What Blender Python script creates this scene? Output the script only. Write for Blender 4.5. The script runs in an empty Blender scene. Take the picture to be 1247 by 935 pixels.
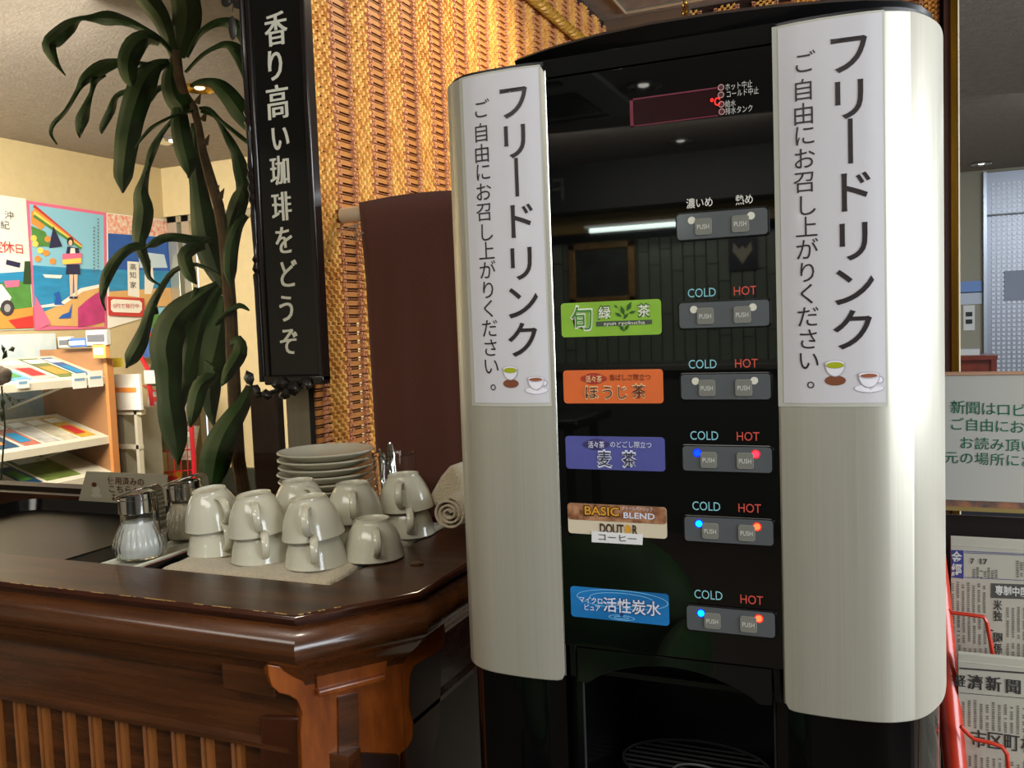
import bpy, math, random
from mathutils import Vector, Matrix
random.seed(7)
C = bpy.context.scene.collection
SC = bpy.context.scene
CZ = 1.38                                    # height of the lens above the floor; all z below are relative to it
# ------------------------------------------------------------------ camera
FPX, CW, CH = 1080.0, 1247.0, 935.0
yaw, pitch, roll = [math.radians(a) for a in (23.24, 3.83, -2.165)]
cy, sy = math.cos(yaw), math.sin(yaw)
cf = Vector((-sy*math.cos(pitch), cy*math.cos(pitch), -math.sin(pitch)))
r0 = Vector((cy, sy, 0)); u0 = r0.cross(cf)
cr = r0*math.cos(roll) + u0*math.sin(roll)
cu = u0*math.cos(roll) - r0*math.sin(roll)
cam = bpy.data.cameras.new('camera'); co = bpy.data.objects.new('camera', cam); C.objects.link(co)
m = Matrix((cr, cu, -cf)).transposed().to_4x4(); m.translation = (0, 0, CZ)
co.matrix_world = m
cam.sensor_width = 36; cam.lens = 36*FPX/CW; cam.clip_start = .01
SC.camera = co
# ------------------------------------------------------------------ world, lights, exposure
SC.view_settings.view_transform = 'Standard'; SC.view_settings.look = 'None'
SC.view_settings.exposure = 0.0; SC.view_settings.gamma = 1
wd = bpy.data.worlds.new('sky'); SC.world = wd; wd.use_nodes = True
wd.node_tree.nodes['Background'].inputs[0].default_value = (.80, .90, 1, 1)
wd.node_tree.nodes['Background'].inputs[1].default_value = 1.5
def area(name, loc, tgt, sx, sy_, power, col, spread=180):
    l = bpy.data.lights.new(name, 'AREA'); l.shape = 'RECTANGLE'; l.size = sx; l.size_y = sy_; l.energy = power; l.color = col
    l.spread = math.radians(spread)
    o = bpy.data.objects.new(name, l); C.objects.link(o); o.location = (loc[0], loc[1], loc[2]+CZ)
    d = Vector(tgt)-Vector(loc); o.rotation_euler = d.to_track_quat('-Z', 'Y').to_euler(); return o
def spot(name, loc, tgt, power, col, ang=90, blend=.6, rad=.05):
    l = bpy.data.lights.new(name, 'SPOT'); l.energy = power; l.color = col; l.spot_size = math.radians(ang); l.spot_blend = blend; l.shadow_soft_size = rad
    o = bpy.data.objects.new(name, l); C.objects.link(o); o.location = (loc[0], loc[1], loc[2]+CZ)
    d = Vector(tgt)-Vector(loc); o.rotation_euler = d.to_track_quat('-Z', 'Y').to_euler(); return o
area('window_daylight', (2.55, .4, .36), (0, .3, .1), 4.4, 1.15, 150, (.90, .95, 1))
area('cafe_fill_light', (-.7, -.75, 1.0), (-.7, -.75, -1), 1.6, .7, 24, (1, .95, .86))  # added fill with no visible fitting, set outside the black panel's reflection
area('lobby_fill_light', (-2.9, 1.55, .92), (-3.75, 3.1, -.2), 1.7, .3, 88, (1, .92, .76), 130)  # added out-of-view area light that brightens the posters and racks
area('cafe_rear_fill', (-1.3, -3.1, 1.0), (-1.4, -3.9, -.6), 1.6, .5, 90, (1, .96, .88))  # added fill on the tiled wall, brightens its mirror image
area('hall_ceiling_light', (1.2, 5.2, 1.0), (1.0, 5.6, -1), 1.4, 1.2, 75, (.9, .95, 1))
spot('wicker_downlight', (-.42, 1.95, .98), (-.9, 1.85, .25), 31, (1, .86, .60), 110, .9)
spot('counter_downlight', (-.62, .35, 1.0), (-.72, 1.0, -.3), 9, (1, .93, .8), 60, .8)

# ------------------------------------------------------------------ helpers
def ray(px, py): return cf + cr*((px-CW/2)/FPX) - cu*((py-CH/2)/FPX)
def P(px, py, X=None, Y=None, Z=None):       # the point of a world plane that the photograph shows at a pixel
    d = ray(px, py)
    t = X/d.x if X is not None else (Y/d.y if Y is not None else Z/d.z)
    return d*t
def Pn(px, py, p0, n):
    d = ray(px, py); return d*(Vector(p0).dot(n)/d.dot(n))
def lin(c): return tuple(((x/255)/12.92 if x/255 <= .04045 else ((x/255+.055)/1.055)**2.4) for x in c)+(1,)
MC = {}
def M(name, col, rough=.5, metal=0, noise=None, bump=None, stretch=(1, 1, 1), coat=0, trans=0, ior=1.5, emit=0, col2=None, spec=.5, rrough=None, sheen=0, sub=0):
    if name in MC: return MC[name]
    mt = bpy.data.materials.new(name); mt.use_nodes = True; nt = mt.node_tree; b = nt.nodes['Principled BSDF']
    c = lin(col); b.inputs['Base Color'].default_value = c; b.inputs['Roughness'].default_value = rough
    b.inputs['Metallic'].default_value = metal; b.inputs['Coat Weight'].default_value = coat; b.inputs['Coat Roughness'].default_value = .08
    b.inputs['Transmission Weight'].default_value = trans; b.inputs['IOR'].default_value = ior
    b.inputs['Specular IOR Level'].default_value = spec; b.inputs['Sheen Weight'].default_value = sheen
    if sub: b.inputs['Subsurface Weight'].default_value = sub; b.inputs['Subsurface Radius'].default_value = (.02, .015, .01); b.inputs['Subsurface Scale'].default_value = .4
    if emit: b.inputs['Emission Color'].default_value = c; b.inputs['Emission Strength'].default_value = emit
    if noise or bump:
        tc = nt.nodes.new('ShaderNodeTexCoord'); mp = nt.nodes.new('ShaderNodeMapping'); mp.inputs['Scale'].default_value = stretch
        nt.links.new(tc.outputs['Object'], mp.inputs['Vector'])
    if noise:
        n = nt.nodes.new('ShaderNodeTexNoise'); n.inputs['Scale'].default_value = noise[0]; n.inputs['Detail'].default_value = 6
        n.inputs['Roughness'].default_value = .62
        nt.links.new(mp.outputs[0], n.inputs['Vector'])
        r = nt.nodes.new('ShaderNodeValToRGB'); c2 = lin(col2) if col2 else tuple(x*noise[1] for x in c[:3])+(1,)
        r.color_ramp.elements[0].position = .34; r.color_ramp.elements[1].position = .66
        r.color_ramp.elements[0].color = c2; r.color_ramp.elements[1].color = c
        nt.links.new(n.outputs['Fac'], r.inputs[0]); nt.links.new(r.outputs[0], b.inputs['Base Color'])
        if rrough:
            q = nt.nodes.new('ShaderNodeMapRange'); q.inputs[3].default_value = rrough[0]; q.inputs[4].default_value = rrough[1]
            nt.links.new(n.outputs['Fac'], q.inputs[0]); nt.links.new(q.outputs[0], b.inputs['Roughness'])
    if bump:
        n2 = nt.nodes.new('ShaderNodeTexNoise'); n2.inputs['Scale'].default_value = bump[0]; n2.inputs['Detail'].default_value = 4
        nt.links.new(mp.outputs[0], n2.inputs['Vector'])
        bp = nt.nodes.new('ShaderNodeBump'); bp.inputs['Strength'].default_value = bump[1]; bp.inputs['Distance'].default_value = bump[2] if len(bump) > 2 else .002
        nt.links.new(n2.outputs['Fac'], bp.inputs['Height']); nt.links.new(bp.outputs[0], b.inputs['Normal'])
    MC[name] = mt; return mt
def glass_mat(name, col=(1, 1, 1, 1), f0=.05, tint=.95):          # thin architectural glass: fresnel mirror over clear
    if name in MC: return MC[name]
    mt = bpy.data.materials.new(name); mt.use_nodes = True; nt = mt.node_tree; nt.nodes.clear()
    o = nt.nodes.new('ShaderNodeOutputMaterial'); mx = nt.nodes.new('ShaderNodeMixShader')
    t = nt.nodes.new('ShaderNodeBsdfTransparent'); g = nt.nodes.new('ShaderNodeBsdfGlossy'); fr = nt.nodes.new('ShaderNodeFresnel')
    t.inputs[0].default_value = (tint*col[0], tint*col[1], tint*col[2], 1); g.inputs['Roughness'].default_value = .01; fr.inputs[0].default_value = 1.5
    nt.links.new(fr.outputs[0], mx.inputs[0]); nt.links.new(t.outputs[0], mx.inputs[1]); nt.links.new(g.outputs[0], mx.inputs[2]); nt.links.new(mx.outputs[0], o.inputs[0])
    MC[name] = mt; return mt
ORG = {}
class MB:
    def __init__(s): s.v = []; s.f = []
    def add(s, vs, fs):
        k = len(s.v); s.v += [tuple(v) for v in vs]; s.f += [tuple(i+k for i in f) for f in fs]; return s
    def box(s, x0, x1, y0, y1, z0, z1):
        return s.add([(x0,y0,z0),(x1,y0,z0),(x1,y1,z0),(x0,y1,z0),(x0,y0,z1),(x1,y0,z1),(x1,y1,z1),(x0,y1,z1)],
                     [(0,3,2,1),(4,5,6,7),(0,1,5,4),(1,2,6,5),(2,3,7,6),(3,0,4,7)])
    def poly(s, pts): return s.add(pts, [tuple(range(len(pts)))])
    def prism(s, pts, d):                     # polygon (3D points) pushed along vector d
        n = len(pts); d = Vector(d); a = [Vector(p) for p in pts]
        return s.add(a+[p+d for p in a], [tuple(range(n))[::-1], tuple(range(n, 2*n))]+[(i, (i+1) % n, n+(i+1) % n, n+i) for i in range(n)])
    def loft(s, rings, closed=True, caps=True):
        k = len(rings[0]); vs = [p for r in rings for p in r]; fs = []
        for i in range(len(rings)-1):
            for j in range(k if closed else k-1):
                a = i*k+j; b = i*k+(j+1) % k; fs.append((a, b, b+k, a+k))
        if caps and closed: fs.append(tuple(range(k))[::-1]); fs.append(tuple(range(len(vs)-k, len(vs))))
        return s.add(vs, fs)
    def lathe(s, prof, seg=32, c=(0, 0, 0), flute=None, caps=False):
        rings = []
        for i, (r, z) in enumerate(prof):
            ring = []
            for j in range(seg):
                a = 2*math.pi*j/seg; rr = r
                if flute and flute[1] < z < flute[2]: rr = r*(1+flute[3]*(abs(math.cos(a*flute[0]/2))-.6)*math.sin(math.pi*(z-flute[1])/(flute[2]-flute[1])))
                ring.append((c[0]+rr*math.cos(a), c[1]+rr*math.sin(a), c[2]+z))
            rings.append(ring)
        return s.loft(rings, True, caps)
    def tube(s, pts, r, seg=8):
        pts = [Vector(p) for p in pts]; rings = []; up = None
        for i, p in enumerate(pts):
            t = (pts[min(i+1, len(pts)-1)]-pts[max(i-1, 0)]).normalized()
            if up is None: up = t.orthogonal().normalized()
            up = (up-t*up.dot(t)).normalized(); bi = t.cross(up)
            rr = r[i] if isinstance(r, (list, tuple)) else r
            rings.append([p+(up*math.cos(2*math.pi*j/seg)+bi*math.sin(2*math.pi*j/seg))*rr for j in range(seg)])
        return s.loft(rings)
    def ell(s, c, rx, ry, rz, seg=10, rings=6):
        R = []
        for i in range(rings+1):
            a = -math.pi/2+math.pi*i/rings
            R.append([(c[0]+max(rx*math.cos(a), 1e-5)*math.cos(2*math.pi*j/seg), c[1]+max(ry*math.cos(a), 1e-5)*math.sin(2*math.pi*j/seg), c[2]+rz*math.sin(a)) for j in range(seg)])
        return s.loft(R)
    def build(s, name, mat, parent=None, smooth=True, bevel=0, solid=0, label=None, **props):
        me = bpy.data.meshes.new(name); o = ORG.get(parent.name, Vector((0, 0, 0))) if parent else Vector((0, 0, 0))
        if parent is None:                      # a thing of one mesh: origin at its base
            xs = [v[0] for v in s.v]; ys = [v[1] for v in s.v]; zs = [v[2] for v in s.v]
            o = Vector(((min(xs)+max(xs))/2, (min(ys)+max(ys))/2, min(zs)))
        me.from_pydata([(v[0]-o.x, v[1]-o.y, v[2]-o.z) for v in s.v], [], s.f); me.update()
        if smooth: me.shade_smooth(); me.set_sharp_from_angle(angle=.6)
        me.materials.append(mat); ob = bpy.data.objects.new(name, me); C.objects.link(ob)
        if parent is not None: ob.parent = parent
        else: ob.location = (o.x, o.y, o.z+CZ)
        ORG[ob.name] = o.copy()
        if bevel:
            b = ob.modifiers.new('bevel', 'BEVEL'); b.width = bevel; b.segments = 2; b.limit_method = 'ANGLE'; b.angle_limit = .6
        if solid:
            b = ob.modifiers.new('solid', 'SOLIDIFY'); b.thickness = solid
        if label: ob['label'] = label
        for k, v in props.items(): ob[k] = v
        return ob
def thing(name, label, cat, loc, group=None, rot=0):
    o = bpy.data.objects.new(name, None); C.objects.link(o); o.location = (loc[0], loc[1], loc[2]+CZ); o.rotation_euler = (0, 0, rot)
    o.empty_display_size = .05
    o['label'] = label; o['category'] = cat
    if group: o['group'] = group
    ORG[o.name] = Vector(loc); return o
def tag(o, label, cat, group=None):
    o['label'] = label; o['category'] = cat
    if group: o['group'] = group
    return o
def dup(root, loc, label, rot=None):
    def cp(o, par):
        c = o.copy(); C.objects.link(c); c.parent = par
        for ch in [x for x in KIDS if x.parent == o]: cp(ch, c)
        return c
    KIDS = list(bpy.data.objects)
    r = cp(root, None); r.location = (loc[0], loc[1], loc[2]+CZ); r['label'] = label
    if rot is not None: r.rotation_euler = rot
    return r
def S(mb, name, mat, parent=None, **k): return mb.build(name, mat, parent, kind='structure', **k)
# ---- lettering
TC = {}
def glyph(s, bold=0.0):
    if (s, bold) in TC: return TC[(s, bold)]
    c = bpy.data.curves.new('t', 'FONT'); c.body = s; c.size = 1; c.align_x = 'CENTER'; c.resolution_u = 3; c.offset = bold
    o = bpy.data.objects.new('t', c); me = bpy.data.meshes.new_from_object(o)
    vs = [(v.co.x, v.co.y) for v in me.vertices]; fs = [tuple(p.vertices) for p in me.polygons]
    bpy.data.objects.remove(o); bpy.data.curves.remove(c); bpy.data.meshes.remove(me)
    TC[(s, bold)] = (vs, fs); return TC[(s, bold)]
_v = glyph('国')[0]; EMY = (min(v[1] for v in _v)+max(v[1] for v in _v))/2; EMH = (max(v[1] for v in _v)-min(v[1] for v in _v))/.92
def put(mb, s, c, ux, uy, h, w=1.0, rot=0, bold=0, minc=0):
    """string s, em height h, centred on c, along ux / uy"""
    vs, fs = glyph(s, bold); c = Vector(c); ux = Vector(ux); uy = Vector(uy)
    nn = ux.cross(uy).normalized()
    for kk, dx in enumerate((0,) if not minc else (-minc, 0, minc)):
        out = []
        for x, y in vs:
            x = x/EMH+dx; y = (y-EMY)/EMH
            if rot: x, y = y*math.sin(rot)+x*math.cos(rot), y*math.cos(rot)-x*math.sin(rot)
            out.append(c+ux*(x*h*w)+uy*(y*h)+nn*(kk*.00012))
        mb.add(out, fs)
XA, ZA = Vector((1, 0, 0)), Vector((0, 0, 1))
def T(items, Y, name, mat, parent, off=.001, fit=True):
    """items: (text, px, py, height in photo px, width in photo px or None); written upright on plane Y"""
    mb = MB()
    for it in items:
        s, px, py, h = it[:4]; wpx = it[4] if len(it) > 4 else None; bold = it[5] if len(it) > 5 else 0; mc = it[6] if len(it) > 6 else 0
        c = P(px, py, Y=Y-off); a = P(px, py-h/2, Y=Y-off); b = P(px, py+h/2, Y=Y-off); hh = (a.z-b.z)
        w = 1
        if wpx:
            e = P(px-wpx/2, py, Y=Y-off); g = P(px+wpx/2, py, Y=Y-off); xs = [v[0] for v in glyph(s, bold)[0]]
            w = abs(g.x-e.x)/((max(xs)-min(xs))/EMH*hh)
        put(mb, s, c, XA, ZA, hh, w, 0, bold, mc)
    return mb.build(name, mat, parent, smooth=False)
def rrect(x0, x1, z0, z1, r, Y, n=5):
    pts = []
    for cx, cz, a0 in ((x1-r, z1-r, 0), (x0+r, z1-r, 90), (x0+r, z0+r, 180), (x1-r, z0+r, 270)):
        for i in range(n+1):
            a = math.radians(a0+90*i/n); pts.append((cx+r*math.cos(a), Y, cz+r*math.sin(a)))
    return pts
def disc(c, r, Y, n=20, rz=None): return [(c[0]+r*math.cos(2*math.pi*i/n), Y, c[1]+(rz or r)*math.sin(2*math.pi*i/n)) for i in range(n)]

# ------------------------------------------------------------------ materials
wood = M('mahogany', (94, 52, 24), .24, noise=(4, .4), col2=(62, 34, 15), stretch=(1, 5, 16), coat=.35, bump=(6, .15), rrough=(.2, .34))
wood_top = M('dark_counter_wood', (82, 50, 28), .3, spec=.3, noise=(5, .5), col2=(50, 28, 16), stretch=(1, 7, 7), coat=0, bump=(9, .12))
wood_or = M('orange_wood', (158, 82, 26), .26, noise=(8, .5), col2=(118, 56, 14), stretch=(5, 5, 1.3), coat=.3, bump=(6, .1))
black_gl = M('black_gloss', (7, 8, 8), .02, spec=.8)
black_pl = M('black_plastic', (12, 12, 13), .32)
black_sat = M('black_satin', (9, 9, 10), .16)
silver = M('brushed_aluminium', (208, 205, 190), .40, metal=.58, noise=(60, .93), stretch=(9, 9, .05), bump=(60, .10, .0005), rrough=(.33, .45))
silver_edge = M('polished_edge', (225, 225, 220), .2, metal=1)
chrome = M('chrome', (215, 215, 215), .1, metal=1)
paper = M('white_paper', (214, 212, 216), .32, bump=(14, .25, .004), coat=.35)
film = M('laminate_film', (196, 196, 184), .2, coat=.4)
ink = M('black_ink', (44, 36, 38), .45)
white_m = M('white_print', (235, 236, 232), .5)
china = M('white_china', (216, 213, 192), .16, coat=.4)
brass = M('brass', (176, 132, 40), .22, metal=1)

# ------------------------------------------------------------------ the shell
plaster = M('ceiling_plaster', (158, 148, 138), .9, noise=(26, .8), bump=(90, .5, .004))
beige = M('beige_wallpaper', (205, 186, 142), .85, noise=(20, .93), bump=(120, .25, .002))
S(MB().box(-4.2, 2.8, -4.8, 1.3, -1.40, -1.38), 'floor', M('cafe_floor', (78, 66, 54), .5, noise=(3, .8)))
S(MB().box(-4.2, 2.8, 1.3, 8.2, -1.40, -1.38), 'floor_lobby', M('stone_floor', (150, 138, 120), .35, noise=(3, .8)))
S(MB().box(-4.2, 2.8, -4.8, 8.2, 1.02, 1.08), 'ceiling', plaster)
S(MB().box(-4.15, -4.05, 1.32, 4.3, -1.38, 1.02), 'wall_left', beige)
far = S(MB().box(-4.05, -.9, 4.18, 4.40, .73, 1.02).box(-3.87, -.9, 4.25, 4.40, -1.38, .73), 'wall_far', beige)
S(MB().box(-4.05, -3.8, 4.5, 4.55, -1.38, .8), 'wall_recess', M('recess_beige', (190, 176, 140), .8))
S(MB().box(-4.04, -3.965, 4.19, 4.24, -1.38, .73).box(-3.93, -3.87, 4.19, 4.24, -1.38, .73).box(-4.04, -3.3, 4.19, 4.24, .69, .73), 'door_1', M('satin_steel', (190, 186, 170), .3, metal=.8), bevel=.003)
S(MB().box(-3.87, -.9, 4.21, 4.25, -1.38, -.80), 'baseboard_far', M('green_base', (52, 56, 44), .5, noise=(9, .6)))
S(MB().box(-3.3, -3.2, -4.6, 1.3, -1.38, 1.02), 'wall_cafe_left', M('cafe_wall', (150, 138, 118), .8))
# right wall with its big window
S(MB().box(2.6, 2.7, -4.6, -1.9, -1.38, 1.02).box(2.6, 2.7, 2.7, 8, -1.38, 1.02).box(2.6, 2.7, -1.9, 2.7, -1.38, -.3).box(2.6, 2.7, -1.9, 2.7, .98, 1.02), 'wall_right', M('grey_wall', (170, 168, 162), .8))
wn = S(MB().box(2.6, 2.66, -1.9, -1.84, -.3, .98).box(2.6, 2.66, 2.64, 2.7, -.3, .98).box(2.6, 2.66, -1.9, 2.7, -.3, -.25).box(2.6, 2.66, -1.9, 2.7, .93, .98).box(2.6, 2.66, .37, .43, -.3, .98), 'window_2', M('dark_frame', (40, 36, 32), .4))
# wall behind the lens: tiles, dark soffit with lettering, lamp
tile_m = M('grey_tile', (120, 128, 112), .35, noise=(5, .8))
wb = S(MB().box(-3.2, 2.6, -4.62, -4.52, -1.38, 1.02), 'wall_back', M('grout', (46, 48, 42), .8))
random.seed(3); me0 = None
tm = {}
for i in range(34):
    x = -3.0+i*.078; z = -.30+random.random()*-.2
    while z < .56:
        h = random.choice((.28, .36, .44)); z1 = min(z+h, .56)
        key = round(z1-z, 2)
        if z1-z > .05 and z1 > -.3:
            if key not in tm: tm[key] = MB().box(0, .070, -.012, .0, 0, max(z1-z-.006, .02))
            if key not in MC:
                ob = tm[key].build('tile', tile_m, wb, smooth=False); MC[key] = ob.data; me_z = ob
            else:
                ob = bpy.data.objects.new('tile', MC[key]); C.objects.link(ob); ob.parent = wb
            # mesh verts of the first were shifted by the wall's origin
            o = ORG[wb.name]; ob.location = (x, -4.508, max(z, -.5)) 
        z = z1
S(MB().box(-3.2, 2.6, -4.5, -4.05, .72, 1.02), 'trim_soffit', M('soffit_black', (10, 10, 14), .5))
S(MB().box(-3.2, 2.6, -4.5, -4.3, .60, .72), 'trim_yellow_band', M('yellow_band', (120, 98, 40), .6))
sg = MB(); put(sg, 'FA', (-2.06, -4.045, .87), XA*-1, ZA, .20, 1); tag(sg.build('sign_letters', M('sign_grey', (80, 78, 70), .5), None, smooth=False), 'pale letters on the dark band, seen mirrored in the black panel', 'sign')
fl = thing('fluorescent_lamp', 'lit fluorescent tube lamp mirrored in the black panel above the first buttons', 'lamp', (-1.5, -4.2, .59))
MB().box(-1.86, -1.1, -4.26, -4.14, .615, .63).build('lamp_body', white_m, fl)
MB().tube([(-1.84, -4.2, .60), (-1.12, -4.2, .60)], .014).build('tube', M('lit_tube', (235, 255, 245), .4, emit=14), fl)
pf = thing('framed_picture', 'dark picture in a gilt frame mirrored in the black panel over the green label', 'picture', (-1.85, -4.50, .12))
MB().box(-2.09, -1.61, -4.50, -4.46, .12, .17).box(-2.09, -1.61, -4.50, -4.46, .50, .55).box(-2.09, -2.04, -4.50, -4.46, .12, .55).box(-1.66, -1.61, -4.50, -4.46, .12, .55).build('frame', M('gilt', (170, 130, 70), .4, metal=.3, noise=(40, .5)), pf, bevel=.006)
MB().box(-2.04, -1.66, -4.495, -4.475, .17, .50).build('canvas', M('canvas', (60, 66, 58), .5, noise=(9, .3)), pf)
em = thing('wall_emblem', 'small dark plaque with a pale winged crest mirrored above the green tea buttons', 'plaque', (-.9, -4.5, .30))
MB().box(-.98, -.8, -4.50, -4.48, .30, .52).build('board', M('navy', (20, 24, 40), .4), em)
MB().prism([(-.89+a*.07, -4.478, .41+b*.08) for a, b in ((0, -.9), (.3, -.5), (.9, .2), (.8, .9), (.3, .3), (0, .6), (-.3, .3), (-.8, .9), (-.9, .2), (-.3, -.5))], (0, .004, 0)).build('crest', M('crest', (170, 165, 140), .5), em)
sb = thing('sideboard', 'long dark sideboard under the tiled wall mirrored in the black panel', 'sideboard', (-1.2, -4.3, -1.38))
MB().box(-2.6, .2, -4.5, -4.1, -1.38, -.33).build('body', M('sideboard_grey', (62, 62, 58), .4), sb)
MB().box(-2.65, .25, -4.5, -4.05, -.33, -.29).build('top', M('sideboard_top', (92, 90, 82), .3), sb, bevel=.006)
tb = thing('round_table', 'dark table mirrored at left of the black panel beside the tea labels', 'table', (-1.7, -2.9, -1.38))
MB().box(-2.2, -1.42, -3.2, -2.6, -.53, -.48).build('table_top', M('dark_table', (34, 30, 28), .2), tb, bevel=.01)
for x, y in ((-2.1, -3.1), (-1.5, -3.1), (-2.1, -2.7), (-1.5, -2.7)):
    MB().tube([(x, y, -.53), (x*.99, y, -1.38)], .025).build('leg', MC['dark_table'], tb)
# green armchair mirrored in the lower panel
ac = thing('green_armchair', 'dark green padded armchair mirrored low in the black panel by the blue label', 'armchair', (-.9, -1.1, -1.38))
grn = M('green_velvet', (58, 92, 40), .6, noise=(7, .6))
MB().ell((-.86, -1.25, -.95), .30, .14, .27, 20, 12).build('backrest', grn, ac)
MB().ell((-.86, -.95, -1.1), .30, .3, .10, 20, 10).build('seat', grn, ac)
for s in (-1, 1): MB().ell((-.86+s*.30, -.97, -1.0), .07, .30, .12, 14, 8).build('armrest', grn, ac)
for x, y in ((-1.1, -1.2), (-.62, -1.2), (-1.1, -.75), (-.62, -.75)): MB().tube([(x, y, -1.18), (x, y, -1.38)], .02).build('leg', MC['dark_table'], ac)
# ceiling downlights and cassette
def downlight(x, y, label, r=.07, warm=False):
    t = thing('ceiling_downlight', label, 'downlight', (x, y, 1.0), 'round ceiling downlights')
    MB().lathe([(r, .018), (r*1.12, .016), (r*1.12, .008), (r, .004), (r*.9, .012), (r*.6, .019)], 28, (x, y, 1.0)).build('trim_ring', brass if warm else chrome, t)
    MB().ell((x, y, 1.013), r*.35, r*.35, .008, 14, 6).build('bulb', M('bulb_warm' if warm else 'bulb', (255, 226, 170) if warm else (255, 250, 240), .3, emit=3 if warm else 5), t)
downlight(*P(243, 105, Z=1.02)[:2], 'brass rimmed round downlight in the lobby ceiling between plant leaves', .06, True)
downlight(*P(213, 170, Z=1.02)[:2], 'chrome rimmed round downlight in the lobby ceiling near the wall corner', .09)
downlight(*P(1195, 198, Z=1.02)[:2], 'small round downlight in the hall ceiling at the right edge', .06)
downlight(-.98, -2.36, 'round downlight mirrored at the top of the black panel')
downlight(-1.10, -3.65, 'round downlight mirrored below the red display window')
avt = thing('air_conditioner', 'ceiling air vent unit mirrored top left in the black panel', 'air conditioner', (-1.4, -2.4, 1.0))
MB().box(-1.9, -1.1, -2.8, -2.0, .995, 1.02).build('panel', M('ac_white', (150, 150, 140), .5), avt, bevel=.004)
for k in range(9): MB().box(-1.75, -1.25, -2.62+k*.045, -2.60+k*.045, .987, .995).build('slat', black_pl, avt)
for y in (-2.76, -2.08): MB().box(-1.75, -1.25, y, y+.05, .985, .996).build('louvre', black_pl, avt)

# ------------------------------------------------------------------ window partition behind the counter (plane Y=1.27)
fr_dark = M('window_frame_dark', (40, 28, 20), .4, noise=(10, .6), stretch=(1, 8, 8))
S(MB().box(-3.2, -.90, 1.26, 1.32, -1.38, -.325), 'wall_under_window', M('panel_brown', (60, 36, 22), .5))
S(MB().box(-3.2, -.905, 1.245, 1.33, -.326, -.303), 'trim_sill', M('sill_beige', (176, 164, 140), .45), bevel=.003)
w1 = S(MB().box(-3.2, -.90, 1.26, 1.30, -.303, -.292).box(-3.2, -.92, 1.26, 1.30, 1.0, 1.02).box(-3.2, -3.15, 1.26, 1.30, -.30, 1.02), 'window_1', fr_dark)
MB().add([(-3.15, 1.279, -.292), (-.97, 1.279, -.292), (-.97, 1.279, 1.0), (-3.15, 1.279, 1.0)], [(0, 1, 2, 3)]).build('pane', glass_mat('pane_glass'), w1, smooth=False)
MB().box(-.972, -.921, 1.262, 1.30, -.30, 1.02).build('steel_jamb', M('brushed_steel', (180, 170, 148), .38, metal=.8, noise=(50, .85), stretch=(10, 10, .1)), w1, label='brushed steel jamb')
MB().box(-.921, -.897, 1.258, 1.31, -.30, 1.02).build('dark_jamb', M('jamb_dark', (30, 26, 22), .5), w1)

# ------------------------------------------------------------------ wicker side wall (plane X=-.885) and back wall (Y=3)
bark = M('dark_backing', (46, 26, 12), .9)
wsd = S(MB().box(-.900, -.898, 1.31, 1.383, -1.38, 1.02).box(-.900, -.898, 1.394, 4.17, -1.38, 1.02).box(-.900, -.898, 1.383, 1.394, .02, 1.02), 'wall_side', bark)
S(MB().box(-.898, .15, 3.02, 3.08, -1.38, 1.02), 'wall_back_panel', bark)
slat_m = M('bamboo_slat', (196, 128, 62), .5, noise=(18, .72), stretch=(1, 1, 8))
slat_d = M('bamboo_stick', (150, 88, 44), .5)
cord_p = M('pinkish_cord', (214, 150, 112), .75, noise=(60, .8))
cord_g = M('golden_cord', (238, 190, 100), .6, noise=(30, .6), col2=(204, 136, 58))
def blind(root, length, zlo, zhi, tf, phase, nofine=False):
    """horizontal bamboo slats bound by vertical bands of knotted cord; tf(s, depth, z) -> world"""
    def tb(mb, s0, s1, d0, d1, z0, z1):
        a = [tf(s, d, z) for z in (z0, z1) for s, d in ((s0, d0), (s1, d0), (s1, d1), (s0, d1))]
        mb.add(a, [(0,3,2,1),(4,5,6,7),(0,1,5,4),(1,2,6,5),(2,3,7,6),(3,0,4,7)])
    pitch = .0155; n = int((zhi-zlo)/pitch); first = None
    for k in range(n):
        z = zlo+k*pitch
        for nm, a, b, dd, mt in (('slat', 0, .0088, .004, slat_m), ('stick', .0109, .0127, .003, slat_d)):
            if first is None or nm not in first:
                mb = MB(); tb(mb, 0, length, 0, dd, z+a, z+b); o = mb.build(nm, mt, root, smooth=False)
                first = first or {}; first[nm] = (o, z)
            else:
                o = bpy.data.objects.new(nm, first[nm][0].data); C.objects.link(o); o.parent = root; o.location = (0, 0, z-first[nm][1])
    # cord bands
    s = phase
    while s < length+.06:
        for nm, offs, mt, r in (('cord_edge', (-.0385, -.0325), cord_p, .0030), ('cord_band', (-.0235, -.014, -.0047, .0047, .014, .0235), cord_g, .0050), ('cord_edge', (.0325, .0385), cord_p, .0030)):
            mb = MB()
            for c, of in enumerate(offs):
                ss = s+of
                if ss < .004 or ss > length-.003: continue
                z = zlo+(c % 2)*pitch*.5; k = 0
                while z < zhi-.002:
                    h = pitch*(.46 if nm != 'cord_band' else .86); w = r*(1.05+.25*random.random()); dd = .0045+.0035*random.random(); j = (random.random()-.5)*.002
                    q = [tf(ss-w+j, .003, z), tf(ss+w+j, .003, z+.003), tf(ss+w*.8+j, .003, z+h), tf(ss-w*.8+j, .003, z+h-.002), tf(ss-w*.5+j, .003+dd, z+h*.2), tf(ss+w*.5+j, .003+dd, z+h*.3), tf(ss+w*.5+j, .003+dd, z+h*.8), tf(ss-w*.5+j, .003+dd, z+h*.7)]
                    mb.add(q, [(0,1,5,4),(1,2,6,5),(2,3,7,6),(3,0,4,7),(4,5,6,7)])
                    z += pitch*(.5 if nm != 'cord_band' else 1.0); k += 1
            if mb.v: mb.build(nm, mt, root, smooth=True, kind='stuff')
        s += .122
random.seed(5)
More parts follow.
